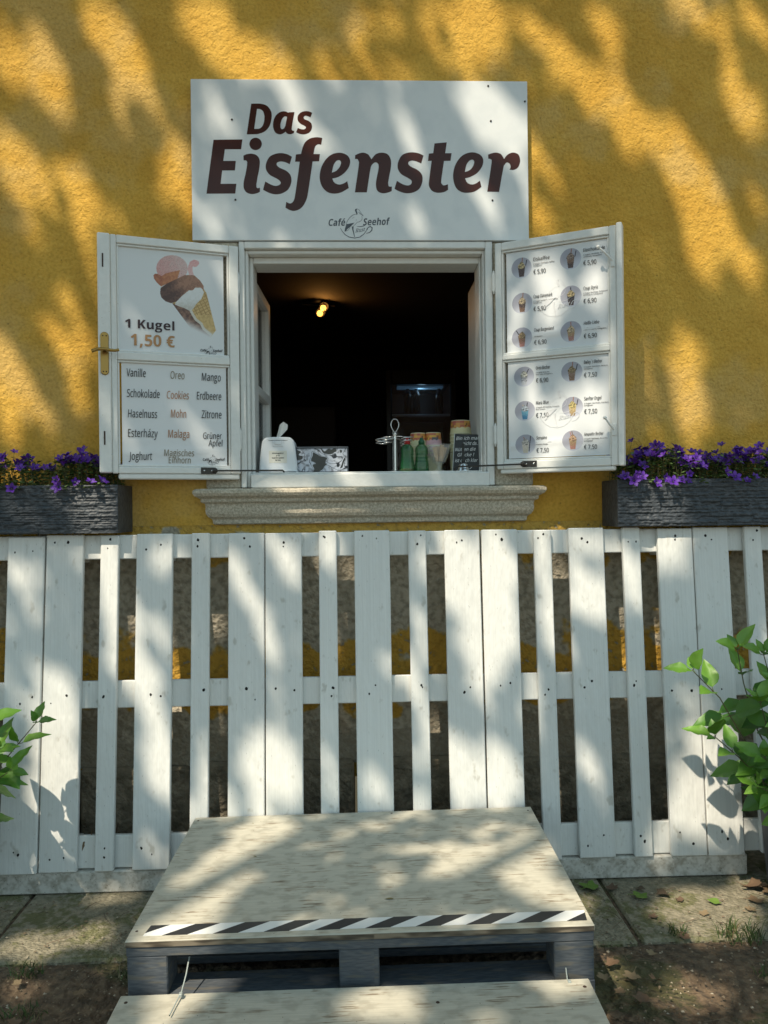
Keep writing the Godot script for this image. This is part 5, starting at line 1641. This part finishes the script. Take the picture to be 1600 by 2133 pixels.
# ---------- the tree that shades the house front ----------
const GAPS := [-1219,3038,81,-165,-59,-31,-1370,3139,-1,-102,-48,0,-941,3180,120,-175,-64,-46,-887,3031,65,-66,-53,-53,-523,3184,170,-184,-72,-67,3,3264,9,-122,-45,-4,-1324,2693,72,-160,-77,-36,-1083,2601,48,-137,-59,-22,-935,2881,28,-79,-28,-10,-734,2658,65,-95,-34,-24,-1352,1857,72,-161,-53,-25,-1109,1794,56,-101,-39,-22,-1136,2014,98,-58,-26,-45,-1336,1672,-1,-74,-27,0,-1067,2504,30,-88,-42,-15,-787,2882,36,-65,-29,-17,-1290,2452,36,-64,-32,-19,447,3145,143,1,-1,-87,496,3307,143,-51,-27,-72,886,3044,223,-247,-52,-46,966,3273,59,-102,-50,-29,1072,2921,42,-131,-41,-13,1298,2683,170,-243,-74,-51,1515,2962,66,-142,-60,-28,1305,3344,49,1,0,-38,1587,3318,62,-73,-30,-25,738,2701,77,-135,-33,-19,717,2501,38,-66,-47,-27,1353,2425,46,-176,-83,-22,1292,1812,19,-248,-74,-6,1154,1689,4,-163,-29,-1,1134,1937,2,-76,-25,-1,1478,3125,38,-66,-24,-14,1588,2569,32,-90,-33,-12,-211,2822,90,-172,-40,-21,528,2845,97,-170,-85,-49,229,2703,29,-112,-47,-13,505,2488,79,-138,-33,-19,241,2422,15,-92,-37,-7,-594,2431,41,-72,-19,-11,630,2667,31,-88,-32,-12,-480,2792,54,-96,-23,-13,-883,1628,-1,-71,-25,0,-583,1500,66,-147,-23,-10,-429,1733,54,0,0,-29,-785,1439,16,-97,-28,-5,-486,1446,37,-82,-19,-9,-731,1806,43,-78,-25,-14,747,2043,25,-71,-58,-21,818,1926,55,-97,-63,-36,903,1420,149,-87,-54,-90,723,1584,53,-94,-47,-27,698,1728,36,-63,-32,-18,1035,1745,5,-217,-33,-1,981,1836,30,-85,-38,-13,739,1331,94,-55,-22,-37,1059,1473,5,-199,-29,-1,606,1639,5,-216,-25,-1,-328,1372,79,-30,-16,-41,-182,1339,129,-1,0,-30,487,1364,75,-1,0,-33,543,1341,112,-1,0,-30,-90,1255,203,-2,0,-18,654,1256,113,-1,0,-19,-530,1343,73,-1,0,-22,-864,1086,21,-130,-89,-15,1228,1071,42,-119,-94,-33,1092,1010,54,-1,0,-36,1348,1214,120,-44,-22,-57,-1095,1202,69,-1,0,-28,1494,1176,55,-1,0,-29,-820,776,32,-198,-51,-5,-938,898,71,-46,-16,-38,-624,903,36,-63,-80,-54,-744,606,62,-1,13,-197,-594,564,36,-93,-25,-10,-962,278,46,-200,-76,-14,-966,29,60,-301,-91,-12,-626,251,64,-256,-60,-13,-595,38,25,-113,-57,-10,-175,906,60,-109,-39,-26,-17,944,25,-124,-38,-7,-337,798,25,-119,-34,-6,-229,576,44,-154,-40,-12,343,867,37,-138,-34,-10,460,845,61,-172,-66,-27,605,823,42,-230,-81,-15,568,561,85,-157,-67,-43,656,619,29,-158,-53,-9,777,799,36,-302,-36,-4,950,735,62,-117,-68,-43,1103,814,49,-146,-41,-16,1248,894,73,-1,1,-45,855,535,39,-114,-43,-17,1349,-89,132,206,77,-60,1457,-228,107,-3,0,-77,-235,49,23,-172,-68,-5,-123,46,32,-152,-54,-9,349,229,33,-330,-26,-1,470,31,59,-165,-62,-24,638,-12,41,-150,-88,-24,756,219,18,-206,-35,-2,-423,15,24,-172,-37,-3,26,3,23,-114,-27,-5,185,-39,47,-84,-44,-28,558,322,56,-104,-30,-19,992,-22,32,-92,-40,-15,62,-1004,-229,796,142,-159,-38,-440,33,121,99,-168,853,-768,188,85,62,-179,1062,-1092,182,-170,21,-134,591,-666,127,-12,31,-86,46,-199,89,-9,36,-81,101,-1305,66,-6,48,-82,800,-1690,115,-9,50,-124,1236,-1638,94,-43,12,-64,1089,-1822,70,-6,17,-53,1455,-804,178,-100,19,-242,1506,-1478,109,-9,17,-115,-663,-933,94,57,93,-125,-546,-837,32,88,65,-85,1577,-564,87,-8,14,-136,-715,-467,53,-5,40,-65,-462,-1285,71,-6,39,-57]

func tree() -> void:
	var t := thing("shade_tree", "tall broadleaf tree in front of the house whose crown dapples the wall", "tree", Vector3(-5.2, 0.0, 7.6))
	var o := t.position
	var hub := Vector3(-4.6, 5.6, 6.6) - o
	part("trunk", tubem([Vector3(0, -0.1, 0), Vector3(0.05, 1.2, -0.03), Vector3(0.2, 3.2, -0.3), hub], 0.28, 0.17, 14), M.bark, t)
	for q in [Vector3(-1.6, 8.6, 4.6), Vector3(-3.0, 9.6, 4.8), Vector3(-2.0, 6.6, 5.6), Vector3(-4.4, 7.6, 4.2), Vector3(-0.9, 7.6, 5.2)]:
		var e: Vector3 = q - o
		part("limb", tubem([hub, hub.lerp(e, 0.4) + Vector3(0, 0.25, 0), e], 0.10, 0.018, 8), M.bark, t)
	# leaves through the depth of the crown; the gaps are where the sun comes through
	rng.seed = 77
	var inv := []
	for k in range(0, GAPS.size(), 6):
		var c := Vector2(GAPS[k], GAPS[k + 1]) / 1000.0
		var u := Vector2(GAPS[k + 2], GAPS[k + 3]) / 1000.0
		var v := Vector2(GAPS[k + 4], GAPS[k + 5]) / 1000.0
		inv.append([c, Transform2D(u, v, Vector2.ZERO).affine_inverse()])
	var b := MB.new()
	var thin := noise(1.1, 88, FastNoiseLite.TYPE_SIMPLEX_SMOOTH, 2)
	var want := 32000
	for n in want:
		var a := rng.randf_range(-2.6, 3.4)
		var h := rng.randf_range(-3.3, 4.4)
		var p := Vector2(a, h)
		var inside_gap := false
		for g in inv:
			var d: Vector2 = g[1] * (p - g[0])
			if d.length_squared() < 1.4:
				inside_gap = true
				break
		if inside_gap or thin.get_noise_2d(a, h) > 0.16 and rng.randf() < 0.6:
			continue
		var z := maxf(0.0, -h / SUN_Y) + 3.15 + rng.randf_range(0.0, 1.3)
		var at := Vector3(a - SUN_X * z, h + SUN_Y * z, z) - o
		var nn := (Vector3(0.67, 1.58, 1.0).normalized() * Vector3(-1, 1, 1) + Vector3(rng.randf_range(-0.8, 0.8), rng.randf_range(-0.6, 0.6), rng.randf_range(-0.8, 0.8))).normalized()
		var x := nn.cross(Vector3(rng.randf_range(-1, 1), rng.randf_range(-1, 1), rng.randf_range(-1, 1))).normalized()
		var y := nn.cross(x).normalized()
		var s := rng.randf_range(0.040, 0.062)
		var g := rng.randf_range(0.7, 1.3)
		b.col = Color(0.055 * g, 0.10 * g, 0.022 * g)
		var i0 := b.vert(at - y * s, nn)
		b.vert(at - y * s * 0.3 + x * s * 0.72, nn)
		b.vert(at + y * s * 0.45 + x * s * 0.5, nn)
		b.vert(at + y * s * 1.1, nn)
		b.vert(at + y * s * 0.45 - x * s * 0.5, nn)
		b.vert(at - y * s * 0.3 - x * s * 0.72, nn)
		b.ix.append_array([i0, i0 + 1, i0 + 2, i0, i0 + 2, i0 + 3, i0, i0 + 3, i0 + 4, i0, i0 + 4, i0 + 5])
	part("crown", b.done(), M.crown_leaf, t).set_meta("kind", "stuff")


# ---------- litter ----------
func dry_leaf(sd: int, c: Color, curl: float) -> ArrayMesh:
	rng.seed = sd
	var b := MB.new()
	var lobes := 5
	var ring := []
	var m := 20
	for k in m:
		var a := TAU * k / m
		var r := 0.019 + 0.010 * absf(cos(a * lobes / 2.0 + 0.4)) * rng.randf_range(0.5, 1.1) + rng.randf_range(-0.005, 0.004)
		if sin(a) < -0.8:
			r *= 0.7
		ring.append(Vector2(cos(a) * r * 0.8, sin(a) * r))
	var f := func(q: Vector2) -> Vector3:
		return Vector3(q.x, 0.006 + curl * q.x * q.x * 14.0 + 0.004 * sin(q.y * 90.0 + sd) + curl * q.y * 0.12, q.y)
	var cen: Vector3 = f.call(Vector2.ZERO)
	b.col = c
	for k in m:
		var p: Vector2 = ring[k]
		var q: Vector2 = ring[(k + 1) % m]
		var p1: Vector3 = f.call(p)
		var q1: Vector3 = f.call(q)
		var ph: Vector3 = f.call(p * 0.5)
		var qh: Vector3 = f.call(q * 0.5)
		b.tri(cen, qh, ph)
		b.tri(ph, qh, q1)
		b.tri(ph, q1, p1)
	b.tube([f.call(Vector2(0, -0.014)), f.call(Vector2(0.002, -0.034)) + Vector3(0, 0.002, 0)], 0.0009, 0.0006, 4)
	return b.done()

func litter() -> void:
	var kinds := []
	for k in 6:
		kinds.append(dry_leaf(600 + k, [Color(0.16, 0.105, 0.058), Color(0.11, 0.07, 0.04), Color(0.21, 0.15, 0.085), Color(0.13, 0.08, 0.045), Color(0.085, 0.055, 0.034), Color(0.18, 0.125, 0.075)][k], [0.5, 0.9, 0.3, 1.2, 0.7, 0.4][k]))
	var spots := [[0.86, 0.33, 1.1], [0.95, 0.345, 0.8], [1.02, 0.39, 1.2], [1.06, 0.43, 0.7], [1.10, 0.52, 0.8], [0.93, 0.53, 0.8], [1.27, 0.50, 0.9], [1.35, 0.36, 1.9], [1.40, 0.40, 2.0], [1.31, 0.45, 1.2], [0.70, 0.80, 1.0], [0.74, 0.86, 1.3], [0.80, 0.88, 1.0], [0.73, 0.97, 1.2], [0.90, 1.02, 0.8], [0.68, 0.93, 0.8], [0.98, 0.66, 1.0], [1.05, 0.74, 0.7], [0.84, 0.75, 0.7], [-0.82, 0.86, 1.0], [-0.95, 0.98, 0.8], [-1.02, 0.80, 0.7], [-0.72, 1.08, 0.8], [0.78, 1.12, 1.2], [1.12, 0.90, 0.9], [0.64, 1.03, 0.8], [1.2, 0.82, 0.8], [0.66, 0.86, 0.9]]
	rng.seed = 41
	for q in spots:
		var o := top("fallen_leaf", kinds[rng.randi_range(0, 5)], M.dry_leaf, ("dry brown leaf lying on the bare earth on the left shrub side" if q[0] < 0.0 else "dry brown leaf lying on the sunlit slabs by the pot" if q[1] < 0.67 else "dry brown leaf lying on the bare earth right of the steps"), "leaf", Vector3(q[0], 0.0 if q[1] < 0.67 else 0.006, q[1]), "fallen leaves on the ground")
		o.basis = Basis(Vector3.UP, rng.randf() * TAU) * Basis(Vector3.RIGHT, rng.randf_range(-0.15, 0.15)) * (q[2] * 0.9)
	# big dry leaves caught behind the fence
	var caught := ["reddish dry leaf hanging in the fence gap beside the left shrub", "dark dry leaf lying behind the fence just below the hanging leaf", "curled dry leaf behind the fence next to the narrow board", "dry leaf behind the fence near the upper step corner"]
	var ci := 0
	for q in [[-0.995, 0.150, 0.224, 1.9], [-0.95, 0.2, 0.12, 2.4], [-0.87, 0.205, 0.15, 2.3], [-0.66, 0.16, 0.13, 2.0]]:
		var o := top("fallen_leaf", kinds[ci], M.dry_leaf, caught[ci], "leaf", Vector3(q[0], q[1] if q[2] > 0.2 else 0.105, q[2]), "leaves caught behind the fence")
		o.basis = Basis(Vector3.RIGHT, 1.35 if q[2] > 0.2 else 0.9) * Basis(Vector3.UP, rng.randf_range(-0.6, 0.6)) * q[3]
		ci += 1
	var fresh := dry_leaf(651, Color(0.12, 0.20, 0.03), 0.3)
	for q in [[0.775, 0.33, "broad green leaf lying against the base plank", 1.6], [1.17, 0.45, "small bright green leaf lying on the sunlit slab", 0.9], [0.93, 0.40, "dark green fallen leaf on the slab near the plank", 1.2], [0.66, 1.20, "pale green leaf beside the lower step", 1.3]]:
		var o := top("green_leaf", fresh, M.dry_leaf, q[2], "leaf", Vector3(q[0], 0.002, q[1]))
		o.basis = Basis(Vector3.UP, rng.randf() * TAU) * q[3]
	# bits lying on the boards
	var chip := leaf_mesh(0.022, 0.0035, 0.3, 0.1, Color(0.16, 0.13, 0.05))
	for q in [[0.058, 0.2685, 0.905, 1.4, "green willow-like leaf lying on the upper step", 1.2], [-0.405, 0.266, 0.335, 0.7, "brown leaf scrap lying at the back of the upper step", 1.0], [-0.36, 0.267, 0.60, 0.9, "brown leaf scrap lying halfway down the upper step", 0.9]]:
		var o := top("leaf_scrap", chip, M.dry_leaf, q[4], "leaf", Vector3(q[0], q[1] + q[0] * 0.0148 + 0.0025, q[2]))
		o.basis = Basis(Vector3.UP, q[3]) * q[5]
	# grass
	for q in [[1.16, 0.66, 0.10, 130, "largest grass tuft at the slab edge"], [0.97, 0.63, 0.045, 45, "small grass tuft left of the largest one"], [1.28, 0.80, 0.08, 70, "low grass patch in the earth beyond the largest tuft"], [1.14, 0.85, 0.07, 60, "thin grass growing in the bare earth beside the slab"], [-1.02, 0.74, 0.07, 70, "grass tuft in shade at the slab edge on the left shrub side"], [-0.94, 0.93, 0.08, 60, "thin grass in the dark earth on the left shrub side"], [-0.80, 1.06, 0.06, 40, "few grass blades beside the lower step"], [-0.72, 0.77, 0.03, 18, "tiny weed at the upper step corner"]]:
		var b := MB.new()
		for k in q[3]:
			var a := rng.randf() * TAU
			var r: float = q[2] * sqrt(rng.randf()) * 0.75
			var foot := Vector3(cos(a) * r, -0.004, sin(a) * r * 0.7)
			var hgt := rng.randf_range(0.018, 0.055) * (1.3 if q[3] > 100 else 0.8)
			var lean := Vector3(rng.randf_range(-0.6, 0.6), 1.0, rng.randf_range(-0.5, 0.5)) * hgt
			var w := 0.0016
			var sd := Vector3(cos(a * 3.0), 0, sin(a * 3.0)) * w
			var g := rng.randf_range(0.6, 1.4)
			b.col = Color(0.05 * g, 0.085 * g, 0.02 * g) if rng.randf() < 0.85 else Color(0.2, 0.16, 0.08)
			var m := foot + lean * 0.55
			var tip := foot + lean + Vector3(lean.x * 0.5, -hgt * 0.12, lean.z * 0.5)
			var nn := sd.cross(lean).normalized()
			var i0 := b.vert(foot - sd, nn)
			b.vert(foot + sd, nn)
			b.vert(m + sd * 0.8, nn)
			b.vert(m - sd * 0.8, nn)
			b.vert(tip, nn)
			b.ix.append_array([i0, i0 + 2, i0 + 1, i0, i0 + 3, i0 + 2, i0 + 3, i0 + 4, i0 + 2])
		var t := thing("grass_tuft", q[4], "grass", Vector3(q[0], 0.0, q[1]))
		part("blades", b.done(), M.grass, t).set_meta("kind", "stuff")
	# loose crumbs, grit and twigs nobody could count
	var b := MB.new()
	rng.seed = 43
	for k in 6500:
		var x := rng.randf_range(-1.6, 1.7)
		var z := rng.randf_range(0.30, 1.7)
		if z < 0.68 and rng.randf() < 0.65 or absf(x) < 0.66:
			continue
		var s := rng.randf_range(0.0015, 0.0055)
		var g := rng.randf_range(0.5, 1.5)
		b.col = Color(0.15 * g, 0.11 * g, 0.07 * g) if rng.randf() < 0.8 else Color(0.36, 0.30, 0.22)
		var c := Vector3(x, (0.002 if z < 0.68 else 0.003) + s * 0.3, z)
		var e := []
		for q in 4:
			var a := TAU * q / 4.0 + rng.randf()
			e.append(c + Vector3(cos(a) * s * rng.randf_range(0.7, 1.5), rng.randf_range(-0.3, 0.2) * s, -sin(a) * s))
		var tp := c + Vector3(0, s * 0.7, 0)
		for q in 4:
			b.tri(e[q], e[(q + 1) % 4], tp)
	for k in 260:
		var x := rng.randf_range(-1.5, 1.6)
		var z := rng.randf_range(0.36, 1.6)
		if absf(x) < 0.68:
			continue
		b.col = Color(0.10, 0.07, 0.045) * rng.randf_range(0.6, 1.8)
		var a := rng.randf() * TAU
		var ln := rng.randf_range(0.012, 0.045)
		var d := Vector3(cos(a), 0, sin(a)) * ln
		b.tube([Vector3(x, 0.004, z) - d, Vector3(x, 0.007, z) + Vector3(-d.z, 0, d.x) * 0.15, Vector3(x, 0.004, z) + d], 0.0011, 0.0007, 4)
	var o := top("ground_litter", b.done(), M.pebble, "fine grit, crumbs and twigs strewn over the ground", "litter")
	o.set_meta("kind", "stuff")


func _ready() -> void:
	# camera, sky, sun, exposure
	var cam := Camera3D.new()
	cam.name = "camera"
	cam.fov = 66.70
	cam.near = 0.05
	cam.far = 300.0
	cam.position = Vector3(-0.0297, 1.3476, 3.0608)
	cam.rotation = Vector3(-0.0010, -0.0341, -0.0116)
	add_child(cam)
	cam.current = true
	var sky := ProceduralSkyMaterial.new()
	sky.sky_top_color = Color(0.62, 0.74, 0.80)
	sky.sky_horizon_color = Color(0.88, 0.94, 0.91)
	sky.sky_curve = 0.12
	sky.ground_bottom_color = Color(0.30, 0.28, 0.22)
	sky.ground_horizon_color = Color(0.62, 0.64, 0.58)
	var env := Environment.new()
	env.background_mode = Environment.BG_SKY
	env.sky = Sky.new()
	env.sky.sky_material = sky
	env.background_energy_multiplier = 1.2
	env.tonemap_mode = Environment.TONE_MAPPER_LINEAR
	env.tonemap_exposure = 1.2
	env.sdfgi_enabled = true
	env.ssao_enabled = true
	env.ssil_enabled = true
	var we := WorldEnvironment.new()
	we.name = "world"
	we.environment = env
	add_child(we)
	var sun := DirectionalLight3D.new()
	sun.name = "sun"
	sun.light_energy = 1.6
	sun.light_color = Color(1.0, 0.95, 0.86)
	sun.light_angular_distance = 0.53
	sun.shadow_enabled = true
	add_child(sun)
	sun.look_at_from_position(Vector3.ZERO, Vector3(SUN_X, -SUN_Y, -1.0), Vector3.UP)
	# structure, then things
	materials()
	house()
	room()
	ground()
	shop_sign()
	casements()
	fence()
	step_platform()
	planter("dark grey slate-look flower box left of the window", "low purple bellflowers in the flower box left of the window", -1.78, -0.903, 501, 1.0)
	planter("dark grey slate-look flower box right of the window", "dense purple bellflowers in the flower box right of the window", 0.940, 1.82, 502, 1.35)
	ledge_things()
	shrubs()
	litter()
	tree()
